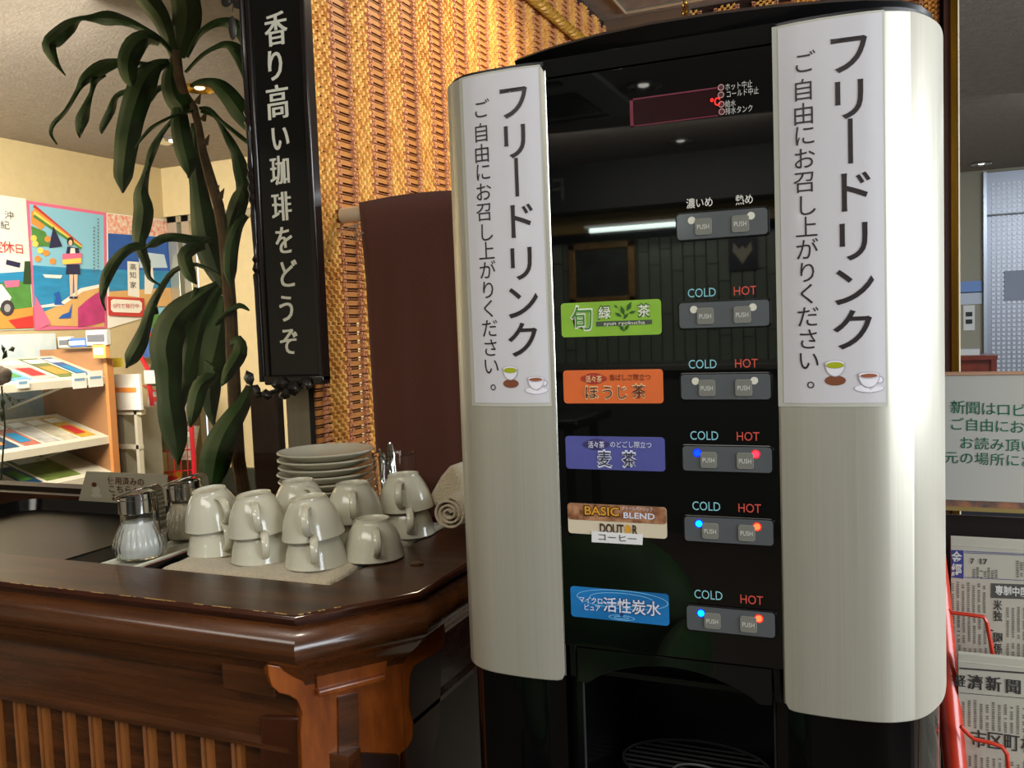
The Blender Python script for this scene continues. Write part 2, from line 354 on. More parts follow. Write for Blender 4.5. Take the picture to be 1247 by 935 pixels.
bl = thing('woven_blind', 'golden bamboo and cord woven blind on the side wall beside the hanging sign', 'blind', (-.892, 2.1, -.42), 'woven bamboo wall blinds')
blind(bl, 1.76, -.42, 1.0, lambda s, d, z: (-.893+d, 1.235+s, z), 1.2965-1.235-.122)
bl2 = thing('woven_blind', 'brown bamboo woven blind on the rear wall above the dispenser lid', 'blind', (-.35, 3.01, -.7), 'woven bamboo wall blinds')
blind(bl2, 1.01, -.7, 1.0, lambda s, d, z: (-.87+s, 3.01-d, z), .02)
rope = thing('gold_rope_trim', 'thick twisted gold rope running along the top of the woven side wall', 'rope', (-.872, 2.2, .85))
for ph in (0, math.pi):
    mb = MB(); pts = []
    for i in range(260):
        y = 1.32+i*.0064; a = y*2*math.pi/.055+ph
        pts.append((-.868+.008*math.cos(a), y, .863+.008*math.sin(a)))
    mb.tube(pts, .0095, 7).build('strand', M('gold_rope', (206, 154, 56), .45, noise=(120, .5), metal=.2), rope)
tk = M('tan_trim', (150, 112, 66), .6)
S(MB().box(-.893, -.60, 2.985, 3.01, .985, 1.02), 'trim_1', M('trim_metal', (150, 130, 110), .3, metal=.6))
cp_ = [P(q[0], q[1], Z=1.008) for q in ((700, -20), (742, 24), (1000, -15))]
# ceiling panel frame seen beyond the rope
S(MB().tube([(-.80, 1.8, 1.014), (-.80, 2.93, 1.014), (.14, 2.93, 1.014)], .006, 6), 'trim_ceiling', M('trim_pale', (190, 176, 150), .35, metal=.4))
mb = MB()
for k in range(4):
    c = P(834, 4+k*5, Y=2.6); pts = [c+Vector((.007*math.cos(a)*(1 if k % 2 else .3), .007*math.cos(a)*(.3 if k % 2 else 1), .011*math.sin(a))) for a in [2*math.pi*i/10 for i in range(11)]]
    mb.tube(pts, .0018, 5)
tag(mb.build('hanging_chain', brass), 'short brass chain hanging from the ceiling above the dispenser', 'chain')
# pilaster and brass frame at the right of the rear wall
S(MB().box(.15, .166, 2.98, 3.06, -1.38, 1.02), 'trim_2', M('pilaster_brown', (74, 40, 26), .4, noise=(8, .6), stretch=(6, 6, 1)))
S(MB().box(.166, .186, 2.97, 3.06, -1.38, 1.02), 'trim_3', M('brass_strip', (150, 110, 30), .3, metal=.9, noise=(5, .6), stretch=(3, 3, .6), bump=(9, .4)), bevel=.002)
S(MB().box(.186, .190, 2.968, 2.98, -1.38, 1.02), 'trim_4', M('trim_white', (238, 230, 205), .35))
S(MB().box(.19, 2.6, 3.00, 3.03, -.24, -.225), 'trim_5', M('rail_tan', (168, 120, 90), .4))
# elevator hall
hallm = M('hall_wall', (168, 164, 146), .8)
S(MB().box(-.9, .640, 7.6, 7.7, -1.38, 1.02).box(.640, 2.6, 7.6, 7.7, 1.0, 1.02), 'wall_hall', hallm)
S(MB().box(-.90, -.88, 3.1, 7.6, -1.38, 1.02), 'wall_hall_left', hallm)
steel2 = M('lift_steel', (150, 156, 168), .38, metal=.75)
dr = S(MB().box(.640, 2.6, 7.62, 7.68, -1.38, 1.0), 'door_2', steel2)
MB().box(.640, .662, 7.55, 7.62, -1.38, 1.0).build('door_jamb', M('jamb_steel', (176, 184, 196), .3, metal=.7), dr)
mb = MB(); a = P(1208, 262, Y=7.6); MB().box(.662, 2.6, 7.60, 7.62, a.z-.006, a.z+.006).build('seam', black_pl, dr)
for i in range(14):
    for j in range(50):
        x = .70+i*.034; z = .90-j*.034
        if z < -.55: continue
        mb.box(x, x+.020, 7.612, 7.62, z, z+.020)
mb.build('dimple_pattern', M('dimple', (214, 220, 230), .4, metal=.3), dr, smooth=False, kind='stuff')
def flat(px0, py0, px1, py1, Y, name, mat, parent=None, th=.006, **k):
    a = P(px0, py0, Y=Y); b = P(px1, py1, Y=Y)
    return MB().box(min(a.x, b.x), max(a.x, b.x), Y-th, Y, min(a.z, b.z), max(a.z, b.z)).build(name, mat, parent, **k)
nt_ = thing('wall_notice', 'blue and white notice on the wall beside the lift door', 'notice', P(1182, 370, Y=7.6))
flat(1169, 343, 1196, 356, 7.598, 'blue_half', M('notice_blue', (120, 160, 225), .5), nt_); flat(1169, 356, 1196, 370, 7.598, 'white_half', M('notice_white', (205, 215, 232), .5), nt_)
nd_ = flat(1223, 330, 1275, 364, 7.612, 'door_notice', M('notice_grey', (150, 160, 182), .5)); tag(nd_, 'pale grey notice taped on the lift door', 'notice')
cpn = thing('call_panel', 'white lift call panel with two black buttons below the blue notice', 'call panel', P(1180, 402, Y=7.6))
flat(1173, 372, 1187, 402, 7.598, 'plate', white_m, cpn); flat(1176, 380, 1184, 385, 7.592, 'button', black_pl, cpn); flat(1176, 389, 1184, 394, 7.592, 'button', black_pl, cpn)
dk = thing('hall_table', 'small red wooden table in front of the lift', 'table', (.56, 7.0, -1.38))
redw = M('red_wood', (130, 52, 36), .3, noise=(9, .6))
MB().box(.36, .66, 6.8, 7.2, -.36, -.33).build('table_top', redw, dk); MB().box(.38, .62, 6.84, 7.16, -.52, -.36).build('apron', redw, dk)
for x in (.37, .64):
    for y in (6.82, 7.17): MB().box(x-.015, x+.015, y-.015, y+.015, -1.38, -.36).build('leg', redw, dk)
tag(MB().box(.40, .56, 6.9, 7.1, -.33, -.29).build('paper_stack', M('paper_w', (205, 208, 205), .6), None), 'stack of white papers on the small red table', 'papers')
S(MB().box(.19, 2.6, 3.2, 3.9, -.75, -.62).box(.19, 2.6, 3.9, 4.6, -.95, -.80), 'trim_6', M('dark_step', (46, 50, 56), .3, noise=(4, .6)))

# ------------------------------------------------------------------ noren curtain
rod = MB().tube([(-.882, 1.33, .201), (-.30, 1.33, .201)], .0135, 14)
tag(rod.build('curtain_rod', M('cream_rod', (222, 210, 184), .5)), 'cream round rod carrying the brown curtain', 'curtain rod')
nr = thing('noren_curtain', 'plain dark brown cloth curtain hanging from the cream rod', 'curtain', (-.6, 1.33, -.5))
cloth = M('brown_cloth', (98, 56, 42), .92, noise=(300, .85), sheen=.2, bump=(500, .2, .0006))
R = []
for i in range(41):
    u = i/40; x = -.836+u*.52
    col = []
    for k in range(25):
        v = k/24; z = .218-v*.80
        fold = .012*math.sin(u*9+1.2)*min(1, v*1.5)+.018*max(0, 1-abs(u-.30-.10*v)/.05)*v+.020*max(0, 1-abs(u-.52+.06*v)/.07)-.012*max(0, 1-abs(u-.12)/.06)*v
        z2 = z+.006*math.sin(u*7)*(1-v) 
        col.append((x+.005*min(v*6, 1)*(1-u), 1.312+fold if v > .04 else 1.312, z2))
    R.append(col)
mb = MB(); mb.loft(R, closed=False, caps=False); mb.build('cloth', cloth, nr, solid=.0015)
mb = MB(); mb.loft([[(x, 1.33+.0165*math.sin(a), .201+.0165*math.cos(a)+.002) for a in [2*math.pi*j/14 for j in range(15)]] for x in (-.834, -.7, -.5, -.32)], closed=False, caps=False)
mb.build('rod_sleeve', cloth, nr, solid=.001)
mb = MB()
for k in range(5): mb.tube([(-.835, 1.318, .183), (-.850-.004*k, 1.315-.003*k, .178-.004*(k % 2)), (-.838-.003*k, 1.312, .170-.004*k), (-.828, 1.311, .166)], .0006, 4)
mb.build('frayed_threads', M('thread', (176, 160, 130), .7), nr)

# ------------------------------------------------------------------ hanging wooden sign (plane Y~1.23)
YS = 1.225
def sx(px, py): return P(px, py, Y=YS)
hs = thing('hanging_sign', 'tall black lacquered sign with cream vertical lettering in a turned wooden frame', 'sign', (-.93, YS, -.12))
a, b = sx(318, 440), sx(381, 460)
xl, xr = sx(320, 250).x, sx(379, 250).x; zb = sx(350, 457).z
MB().box(xl-.004, xr, YS, YS+.012, zb, .72).build('board', M('lacquer_black', (16, 17, 15), .16, coat=.5), hs, bevel=.001)
edge = M('ebony', (34, 27, 24), .22, coat=.4)
MB().box(xr, xr+.010, YS-.006, YS+.016, zb-.01, .72).build('side_frame', edge, hs, bevel=.002)
MB().box(xl-.012, xr+.010, YS-.008, YS+.016, zb-.016, zb).build('bottom_frame', edge, hs, bevel=.003)
MB().box(xl-.012, xl-.003, YS-.004, YS+.014, zb-.01, .72).build('side_frame', edge, hs, bevel=.002)
prof = []; zpts = {}
def zz(py): return sx(312, py).z
nodes = [(465, .0075), (405, .0075), (348, .0075), (335, .0085), (332, .0055), (328, .0090), (320, .0055), (316, .0085), (311, .0050), (290, .0058), (262, .0070), (248, .0055), (243, .0088), (236, .0055), (229, .0092), (222, .0055), (214, .0092), (207, .0055), (203, .0075), (180, .0052), (160, .0062), (152, .0055), (147, .0088), (141, .0055), (135, .0090), (130, .0058), (60, .0062), (-30, .0062), (-80, .0062)]
post = [(r, zz(y)) for y, r in nodes]
MB().lathe(post, 18, (xl-.020, YS+.002, 0), caps=True).build('turned_post', edge, hs)
lt = [('香', 336, 36, 43), ('り', 335, 80, 42), ('高', 338, 125, 44), ('い', 341, 168, 38), ('珈', 341, 208, 38), ('琲', 343, 252, 38), ('を', 346, 293, 38), ('ど', 350, 334, 38), ('う', 349, 376, 38), ('ぞ', 352, 416, 38)]
mb = MB()
for ch, px, py, h in lt:
    c = P(px, py, Y=YS-.0006); put(mb, ch, c, XA, ZA, h*1.36/FPX*1.02, .80, 0, .004, .030)
mb.build('lettering', M('cream_paint', (248, 244, 222), .5), hs, smooth=False)
lf = M('dark_leaf_metal', (44, 40, 36), .35, coat=.3)
for px, py, L, ang in ((309, 460, .030, 1.9), (346, 467, .036, .15), (362, 472, .034, -.15), (378, 466, .028, -.5), (330, 480, .026, 2.8), (352, 478, .03, .5), (318, 474, .024, 2.4)):
    c = sx(px, py); c.y = YS-.012; d = Vector((math.cos(ang), 0, math.sin(ang))); n = Vector((-d.z, 0, d.x)); up = Vector((0, -1, 0))
    w = L*.38; q = [c-d*L/2, c-d*L*.2+n*w*.8, c+d*L*.15+n*w, c+d*L*.5, c+d*L*.15-n*w, c-d*L*.2-n*w*.8, c-d*L*.1+up*.006, c+d*L*.2+up*.006]
    MB().add(q, [(0,6,1), (1,6,7,2), (2,7,3), (0,5,6), (5,4,7,6), (4,3,7)]).build('leaf_ornament', lf, hs, solid=.0015)
MB().tube([sx(312, 482), sx(330, 478), sx(350, 472), sx(372, 470), sx(388, 462)], .004, 7).build('vine_stem', lf, hs)
c = sx(283, 34)
MB().ell((c.x, YS, c.z), .0085, .003, .020, 14, 8).build('pendant', M('pewter', (78, 74, 70), .35, metal=.5), hs)
MB().tube([sx(283, 16), sx(284, 4), sx(292, -2)], .001, 5).build('pendant_wire', chrome, hs)
for q in ((276, 2), (290, 4), (284, -3)):
    c = sx(*q); MB().ell((c.x, YS, c.z), .012, .003, .009, 12, 6).build('leaf_ornament', lf, hs)

# ------------------------------------------------------------------ bar counter
YF, XR, ZT = .757, -.500, -.300
ctr = thing('bar_counter', 'dark varnished wooden bar counter with moulded edge and ribbed front', 'counter', (-1.2, 1.0, -1.38))
XL = -2.4; YB = 1.243
C1 = P(362, 748, Z=ZT); C2 = P(506, 720, Z=ZT)
ch0 = Vector((C1.x, YF, 0)); ch1 = Vector((XR, C2.y, 0))
def path(o):        # outline of the counter front pushed outward by o: left end, chamfer corners, rear
    nx, ny = (ch1.y-ch0.y), -(ch1.x-ch0.x); L = math.hypot(nx, ny); nx, ny = nx/L, ny/L
    # corner between front (normal -Y) and chamfer
    def isect(p, d, q, e):
        t = ((q[0]-p[0])*e[1]-(q[1]-p[1])*e[0])/(d[0]*e[1]-d[1]*e[0]); return (p[0]+d[0]*t, p[1]+d[1]*t)
    cd = (ch1.x-ch0.x, ch1.y-ch0.y); cp0 = (ch0.x+nx*o, ch0.y+ny*o)
    A = isect((0, YF-o), (1, 0), cp0, cd); B = isect((XR+o, 0), (0, 1), cp0, cd)
    return [(XL, YF-o), A, B, (XR+o, YB)]
prof = [(0, ZT), (.003, -.3015), (.0045, -.304), (.0035, -.3075), (-.001, -.3095), (-.002, -.313), (.003, -.317), (.010, -.323), (.0145, -.331), (.015, -.339), (.012, -.347), (.005, -.354), (-.003, -.358), (-.006, -.361), (-.010, -.368), (-.018, -.377), (-.026, -.384), (-.028, -.390), (-.036, -.393)]
prof = [(o, ZT+(z-ZT)*1.0) for o, z in prof]
def band(pr, name, mat, **k):
    rings = [[(x, y, z) for x, y in path(o)] for o, z in pr]
    return MB().loft(rings, closed=False, caps=False).build(name, mat, ctr, **k)
inx1 = P(545, 642, Z=ZT).x; iy0 = P(385, 711, Z=ZT).y; ic = P(385, 711, Z=ZT); ic2x = inx1
# top frame ring with chamfered inner corner
pt = path(0)
inn = [(XL, iy0), (ic.x+.02, iy0), (inx1, iy0+.055), (inx1, YB)]
fs = [(i, i+1, i+5, i+4) for i in range(3)]
MB().add([(x, y, ZT) for x, y in pt]+[(x, y, ZT) for x, y in inn], fs).build('top_frame', wood_top, ctr, smooth=False)
MB().loft([[(x, y, z) for x, y in inn] for z in (ZT, ZT-.03)], closed=False, caps=False).build('inner_edge', black_sat, ctr, smooth=False)
MB().box(XL, XR-.02, iy0-.03, YB, ZT-.05, ZT-.030).build('recess_floor', M('recess_black', (14, 11, 10), .4), ctr)
MB().box(-1.057, -.996, iy0-.02, 1.21, ZT-.03, ZT-.003).build('rim_gap_block', M('matte_black', (10, 9, 9), .6, spec=.15), ctr, bevel=.002)  # added black block standing in for the tray rim and the dark gap
MB().box(XL, XR-.01, 1.225, YB, ZT-.05, ZT+.001).build('rear_frame', wood_top, ctr)
band(prof[:6], 'edge_bead', M('dark_bead_wood', (70, 34, 20), .16, noise=(12, .5), stretch=(2, 2, 9), coat=.6))
band(prof[5:], 'edge_moulding', wood)
mb = MB()
x = -1.08
while x < C1.x-.012:       # pale worn flecks on the arris
    x += random.random()**3*.03+.001; w_ = random.random()**2*.016+.0012
    mb.box(x, x+w_, YF-.0006, YF+.0007*random.random()+.0002, ZT-.0002, ZT+.0003); x += w_
for i in range(8):
    t = random.random()*.35; p = ch0.lerp(ch1, t); mb.box(p.x-.001, p.x+.002, p.y-.001, p.y+.001, ZT-.0002, ZT+.0004)
mb.build('worn_flecks', M('raw_wood', (196, 160, 96), .7), ctr, kind='stuff')
zf = P(160, 878, Y=YF+.036).z
band([(-.036, -.393), (-.036, zf+.012), (-.034, zf+.010), (-.030, zf+.006), (-.030, zf), (-.048, zf)], 'fascia', wood)
MB().box(XL, -.56, YF+.046, YF+.07, -1.38, zf).build('front_panel', wood, ctr)
MB().box(-.70, XR-.045, .86, YB, -1.38, zf).build('side_panel', M('shaded_side_wood', (40, 20, 12), .4), ctr)  # shadow on the counter's right face is put into this wood colour
rib = None
for k in range(22):
    x0_ = P(22, 870, Y=YF+.040).x; x1_ = P(288, 920, Y=YF+.040).x
    x = x0_+(k-9)*((x1_-x0_)/8.0)
    if x < XL+.02 or x > -.66: continue
    if rib is None:
        mb = MB(); R = [(-.0085, 0), (-.0075, -.007), (-.004, -.0095), (-.0015, -.0065), (.001, -.0065), (.004, -.0095), (.0075, -.007), (.0085, 0)]
        mb.loft([[(x+a, YF+.046+b, z) for a, b in R] for z in (zf+.001, -1.2)], closed=False, caps=False)
        rib = mb.build('slat', M('honey_wood', (146, 88, 42), .2, noise=(9, .5), stretch=(6, 6, 1), coat=.35), ctr); rx = x
    else:
        o = bpy.data.objects.new('slat', rib.data); C.objects.link(o); o.parent = ctr; o.location = (x-rx, 0, 0)
# cleat on the fascia and the corner pilaster with scrolled outline
a = P(272, 803, Y=YF+.036-.02); b = P(318, 812, Y=YF+.016)
MB().box(a.x, b.x+.02, YF+.012, YF+.04, a.z-.034, a.z).build('cleat', wood, ctr, bevel=.002)
nrm = Vector((ch1.y-ch0.y, -(ch1.x-ch0.x), 0)).normalized()
def CP(px, py, o=0.0): return Pn(px, py, ch0+nrm*o, nrm)
out = [(326, 809), (345, 812), (372, 812), (400, 806), (440, 797), (480, 786), (512, 772), (541, 758), (543, 770), (540, 788), (530, 797), (516, 804), (504, 812), (500, 824), (499, 845), (499, 862), (504, 880), (503, 900), (496, 912), (488, 918), (486, 1000), (440, 1000), (368, 1000), (368, 940), (366, 890), (368, 868), (362, 853), (352, 847), (340, 844), (331, 836), (327, 822)]
MB().prism([CP(x, y, -.028) for x, y in out], -nrm*.03).build('corner_pilaster', wood_or, ctr, bevel=.0015, smooth=False)
MB().prism([CP(x, y, -.024) for x, y in ((412, 850), (436, 845), (438, 1000), (414, 1000))], -nrm*.005).build('pilaster_groove_strip', wood, ctr, smooth=False)
MB().prism([CP(x, y, -.016) for x, y in ((387, 842), (470, 821), (471, 829), (388, 850))], -nrm*.014).build('cleat', wood_or, ctr, bevel=.002, smooth=False)
MB().prism([CP(x, y, -.022) for x, y in ((384, 812), (474, 790), (470, 821), (387, 842))], -nrm*.008).build('cove_board', wood_or, ctr, bevel=.001, smooth=False)
MB().prism([CP(x, y, -.022) for x, y in ((440, 918), (486, 920), (487, 1000), (440, 1000))], -nrm*.006).build('plinth_block', M('dark_block', (38, 20, 12), .3), ctr, smooth=False)
q = [P(x, y, Y=YF+.03) for x, y in ((318, 872), (368, 874), (372, 1000), (312, 1000))]
MB().prism(q, (0, .02, 0)).build('corbel', M('dark_wood_block', (72, 34, 16), .3, noise=(9, .5)), ctr, bevel=.003)
# darker return board on the right-hand side
MB().prism([(XR-.03, y, z) for y, z in ((.875, -.39), (.875, -.60), (.92, -.56), (.96, -.50), (.98, -.39))], (-.02, 0, 0)).build('corbel', M('dark_wood_block', (72, 34, 16), .3), ctr)
c = P(508, 687, Z=ZT)
MB().lathe([(.0085, 0), (.0088, .0012), (.007, .002), (.002, .0022), (.0001, .0022)], 24, (c.x, c.y, ZT)).build('screw_cap', M('bronze', (120, 96, 62), .3, metal=.9), ctr, label='bronze screw cap')

# ------------------------------------------------------------------ trays
ZI = ZT-.006
lac = M('black_lacquer', (26, 19, 15), .33, noise=(40, .7), stretch=(5, 1, 1), bump=(60, .35, .001), coat=.0, spec=.45)
redl = M('red_lacquer', (120, 24, 18), .3)
def tray(x0, x1, y0, y1, name, label, zb=ZI-.020, rim=.0235, red=False, r=.03):
    t = thing(name, label, 'tray', ((x0+x1)/2, (y0+y1)/2, zb))
    def ring(ins, z, rr):
        pts = []
        for cx, cyy, a0 in ((x1-ins-rr, y1-ins-rr, 0), (x0+ins+rr, y1-ins-rr, 90), (x0+ins+rr, y0+ins+rr, 180), (x1-ins-rr, y0+ins+rr, 270)):
            for i in range(7):
                a = math.radians(a0+15*i); pts.append((cx+rr*math.cos(a), cyy+rr*math.sin(a), z))
        return pts
    MB().loft([ring(.006, zb, r), ring(0, zb+rim, r), ring(.003, zb+rim+.001, r), ring(.010, zb+.004, r-.004)], True, False).build('rim', black_sat, t)
    MB().poly(ring(.009, zb+.0042, r-.004)).build('tray_floor', lac, t, smooth=False)
    if red: MB().loft([ring(.0005, zb+rim+.0006, r), ring(.003, zb+rim+.0016, r), ring(.0035, zb+rim+.0006, r)], True, False).build('rim_line', redl, t, label='red lacquer line')
    return t
tx1 = P(128, 668, Z=ZT).x
tray(-1.55, -1.055, .795, 1.205, 'serving_tray', 'large empty black lacquer tray with raised rim at the left', r=.04)
tray(-.926, inx1-.002, .860, 1.215, 'cup_tray', 'black tray with red edge under the white cups', red=True, r=.02, rim=.020)
wt = thing('sugar_dish', 'narrow white rectangular dish under the two glass pourers', 'dish', (-.96, 1.0, ZI-.010))
MB().box(-.990, -.932, .858, 1.20, ZI-.012, ZI-.002).build('base', china, wt, bevel=.004)
mb = MB()
for bx in ((-.993, -.988, .855, 1.202), (-.934, -.929, .855, 1.202), (-.993, -.929, .855, .860), (-.993, -.929, 1.196, 1.202)): mb.box(bx[0], bx[1], bx[2], bx[3], ZI-.010, ZI+.004)
mb.build('rim', china, wt, bevel=.002)
ZTW = ZT+.0015        # towel top
tw = MB(); R = []
for i in range(40):
    u = i/39; row = []
    for j in range(40):
        v = j/39; x = -.892+u*(inx1-.010+.892); y = .864+v*.33
        e = min(u, 1-u, v, 1-v); z = ZTW-.011*max(0, 1-e/.05)**2+.0016*math.sin(u*13+v*5)*math.sin(v*11)+random.uniform(-.0006, .0006)
        row.append((x+.004*math.sin(v*17), y+.003*math.sin(u*15), z))
    R.append(row)
tw.loft(R, closed=False, caps=False)
towel_m = M('terry_towel', (214, 198, 166), .95, noise=(260, .82), bump=(420, .9, .003), sheen=.4)
tag(tw.build('tray_towel', towel_m, solid=-.004), 'folded beige terry towel lying in the tray under the cups', 'towel')

# ------------------------------------------------------------------ cups
def cup_proto(name='coffee_cup'):
    t = thing(name, '', 'cup', (0, 0, 0), 'inverted white coffee cups')
    pr = [(.0398, .0004), (.0408, .0004), (.0413, .0015), (.0404, .006), (.0392, .013), (.0378, .022), (.0355, .032), (.0318, .042), (.0275, .051), (.0248, .0555), (.0232, .058), (.0230, .062), (.0214, .0625), (.0202, .0605), (.0200, .059), (.0001, .0585)]
    inner = [(.0001, .0555), (.0225, .0545), (.0300, .044), (.0352, .030), (.0385, .012), (.0398, .0004)]
    SXY, SZ = .98, .83
    inner = [(.0001, .0555), (.022, .0545), (.030, .044), (.036, .028), (.0385, .012), (.0388, .0005)]
    MB().lathe([(a*SXY, b*SZ) for a, b in inner+pr], 40).build('body', china, t)
    pts = []
    for i in range(11):
        a = -1.35+2.75*i/10; pts.append((0, -(.0330+.0235*math.cos(a)), .033+.0215*math.sin(a)))
    pts[0] = (0, -.0385, .012); pts[-1] = (0, -.0265, .052)
    mb = MB(); rings = []
    pts = [(0, b*SXY, c*SZ) for a, b, c in pts]
    for i, p in enumerate(pts):
        q = Vector(pts[min(i+1, 10)])-Vector(pts[max(i-1, 0)]); q.normalize(); n = Vector((0, -q.z, q.y)); 
        rings.append([Vector(p)+Vector((1, 0, 0))*.0052*math.cos(w)+n*.0026*math.sin(w) for w in [2*math.pi*k/10 for k in range(10)]])
    mb.loft(rings).build('handle', china, t)
    return t
cp0 = cup_proto()
cups = []
def pair(px, py, rot, tilt, lbl, tiltx=0, both=True, z=ZTW, rotL=None):
    c = P(px, py, Z=z); 
    # py is the front foot of the lower cup: shift one radius back
    y = c.y+.037; x = c.x*(y/c.y)*.0+c.x+(-.0)
    d = Vector((c.x, c.y)).normalized(); x = c.x+d.x*.044; y = c.y+d.y*.044
    cups.append((x, y, z, (0, 0, rotL if rotL is not None else rot), 'inverted white cup, '+lbl[0]))
    if both: cups.append((x-.002, y, z+.0370, (tiltx, tilt, rot), 'inverted white cup, '+lbl[1]))
pair(266, 680, 1.10, -.13, ('lower of the pair beside the creamer pourer', 'upper of the pair beside the creamer pourer'), .03, rotL=1.0)
pair(320, 690, .70, -.10, ('lower of the second pair from the pourers', 'upper of the second pair from the pourers'), .02, rotL=.78)
pair(386, 697, .50, -.08, ('lower of the third front pair from the pourers', 'upper of the third front pair from the pourers'), .02, rotL=.60)
pair(456, 688, .66, 0, ('the single one with handle toward the right front corner', ''), both=False)
def pairt(px, py, rot, tilt, lbl, rotL=None, Zt=ZTW+.0865):
    c = P(px, py, Z=Zt); cups.append((c.x, c.y, ZTW, (0, 0, rotL if rotL is not None else rot), 'inverted white cup, '+lbl[0])); cups.append((c.x, c.y, ZTW+.0370, (0, tilt, rot), 'inverted white cup, '+lbl[1]))
pairt(493, 578, .36, -.05, ('lower of the pair at the right next to the rolled towel', 'upper of the pair at the right next to the rolled towel'), .62)
pairt(430, 589, .58, -.03, ('lower of the back pair in front of the cutlery glass', 'upper of the back pair in front of the cutlery glass'), .62)
pairt(364, 586, 1.1, -.04, ('lower of the back pair in front of the saucer stack', 'upper of the back pair in front of the saucer stack'))
for i, (x, y, z, rot, lb) in enumerate(cups):
    if i == 0: cp0.location = (x, y, z+CZ); cp0.rotation_euler = rot; cp0['label'] = lb
    else: dup(cp0, (x, y, z), lb, rot)

# ------------------------------------------------------------------ saucers
SCX, SCY = -.815, 1.150
sp = tag(MB().lathe([(.0001, .003), (.030, .003), (.045, .005), (.058, .009), (.070, .0145), (.0745, .0165), (.0755, .0155), (.0748, .0138), (.060, .0062), (.046, .0015), (.030, .0), (.0001, .0)], 56).build('saucer', china), '', 'saucer', 'saucers in the tall stack')
zs = P(389, 547, Y=SCY).z-.0165; n = 11
ords = ['topmost', 'second from top', 'third from top', 'fourth from top', 'fifth from top', 'sixth from top', 'seventh from top', 'eighth from top', 'ninth from top', 'second from bottom', 'bottom']
zs0 = ZI-.005; pit = (zs-zs0)/(n-1)
for k in range(n):
    o = sp if k == 0 else sp.copy()
    if k: C.objects.link(o)
    o.location = (SCX+random.uniform(-.0015, .0015), SCY+random.uniform(-.0015, .0015), zs-k*pit+CZ); o['label'] = ords[k]+' of the stacked white saucers behind the cups'

# ------------------------------------------------------------------ glass pourers
gl = M('clear_glass', (250, 252, 250), .03, trans=1, ior=1.45)
def pourer(px, py, fillcol, fname, level, label, lid_rot, Zb=ZI+.001, sc=1.0):
    c = P(px, py, Z=Zb); d = Vector((c.x, c.y)).normalized(); x, y = c.x+d.x*.03, c.y+d.y*.03
    t = thing('sugar_pourer' if fname == 'sugar' else 'creamer_pourer', label, 'pourer', (x, y, Zb))
    H = .068*sc; q_ = .735*sc
    o = [(.0001, 0), (.026, 0), (.031, .004), (.0345, .014), (.0350, .026), (.0325, .040), (.0275, .056), (.0232, .068), (.0226, .080), (.0238, .088), (.0238, .0925)]
    i_ = [(.0222, .0925), (.0222, .088), (.0210, .080), (.0216, .068), (.0255, .056), (.0305, .040), (.0330, .026), (.0325, .014), (.029, .006), (.0001, .005)]
    MB().lathe([(r*sc, z*q_) for r, z in o+i_], 96, (x, y, Zb), flute=(24, .004, .054, .07)).build('glass_jar', gl, t)
    f = [(.0001, .0055), (.0285, .0065), (.0318, .014), (.0322, .026), (.0298, .040), (.0250, .056), (.0210, .068), (.0204, .079)]
    f = [(r*sc*1.012, z*q_) for r, z in f if z*q_ <= level]; f.append((f[-1][0]*.98, level)); f.append((.0001, level+.003))
    MB().lathe(f, 64, (x, y, Zb), flute=(24, .004, .054, .06)).build(fname, M(fname+'_powder', fillcol, .85), t)
    z = Zb+H-.004
    k = MB().lathe([(.0243, 0), (.0250, .001), (.0250, .019), (.0240, .020)], 40, (x, y, z)).build('lid_collar', chrome, t)
    # slanted cap: flat top rising to the spout
    cr_, sr = math.cos(lid_rot), math.sin(lid_rot)
    def L(a, b, h): return (x+a*cr_-b*sr, y+a*sr+b*cr_, z+h)
    ring0 = [L(.0243*math.cos(w), .0243*math.sin(w), .019) for w in [2*math.pi*q/32 for q in range(32)]]
    ring1 = [L(.0246*math.cos(w), .0242*math.sin(w), .023+.004*(math.cos(w)+.2)) for w in [2*math.pi*q/32 for q in range(32)]]
    ring2 = [L(.0215*math.cos(w), .0210*math.sin(w), .025+.004*(math.cos(w)+.2)) for w in [2*math.pi*q/32 for q in range(32)]]
    MB().loft([ring0, ring1, ring2]).build('lid', chrome, t)
    fl = [L(-.028, -.010, .021), L(-.012, -.018, .0265), L(.018, -.015, .0345), L(.018, .015, .0345), L(-.012, .018, .0265), L(-.028, .010, .021)]
    MB().prism(fl, (0, 0, .0022)).build('spout_flap', chrome, t, bevel=.0008)
    hd = [L(.010, 0, .0335), L(.026, 0, .0365), L(.033, 0, .032), L(.0355, 0, .016), L(.036, 0, -.008), L(.037, 0, -.030)]
    mb = MB(); rr = []
    ax = Vector((-sr, cr_, 0))
    for i in range(len(hd)):
        p = Vector(hd[i]); q = (Vector(hd[min(i+1, 5)])-Vector(hd[max(i-1, 0)])).normalized(); nn = ax.cross(q); w = .0085 if i > 1 else .011
        rr.append([p+ax*w+nn*.0011, p-ax*w+nn*.0011, p-ax*w-nn*.0011, p+ax*w-nn*.0011])
    mb.loft(rr).build('handle', chrome, t)
    return t
pourer(172, 684, (240, 240, 236), 'sugar', .051, 'glass pourer full of white sugar with chrome lid, nearest the counter edge', .25)
pourer(228, 660, (240, 226, 198), 'creamer', .056, 'glass pourer of beige creamer powder with chrome lid, behind the sugar one', .35, sc=.95)

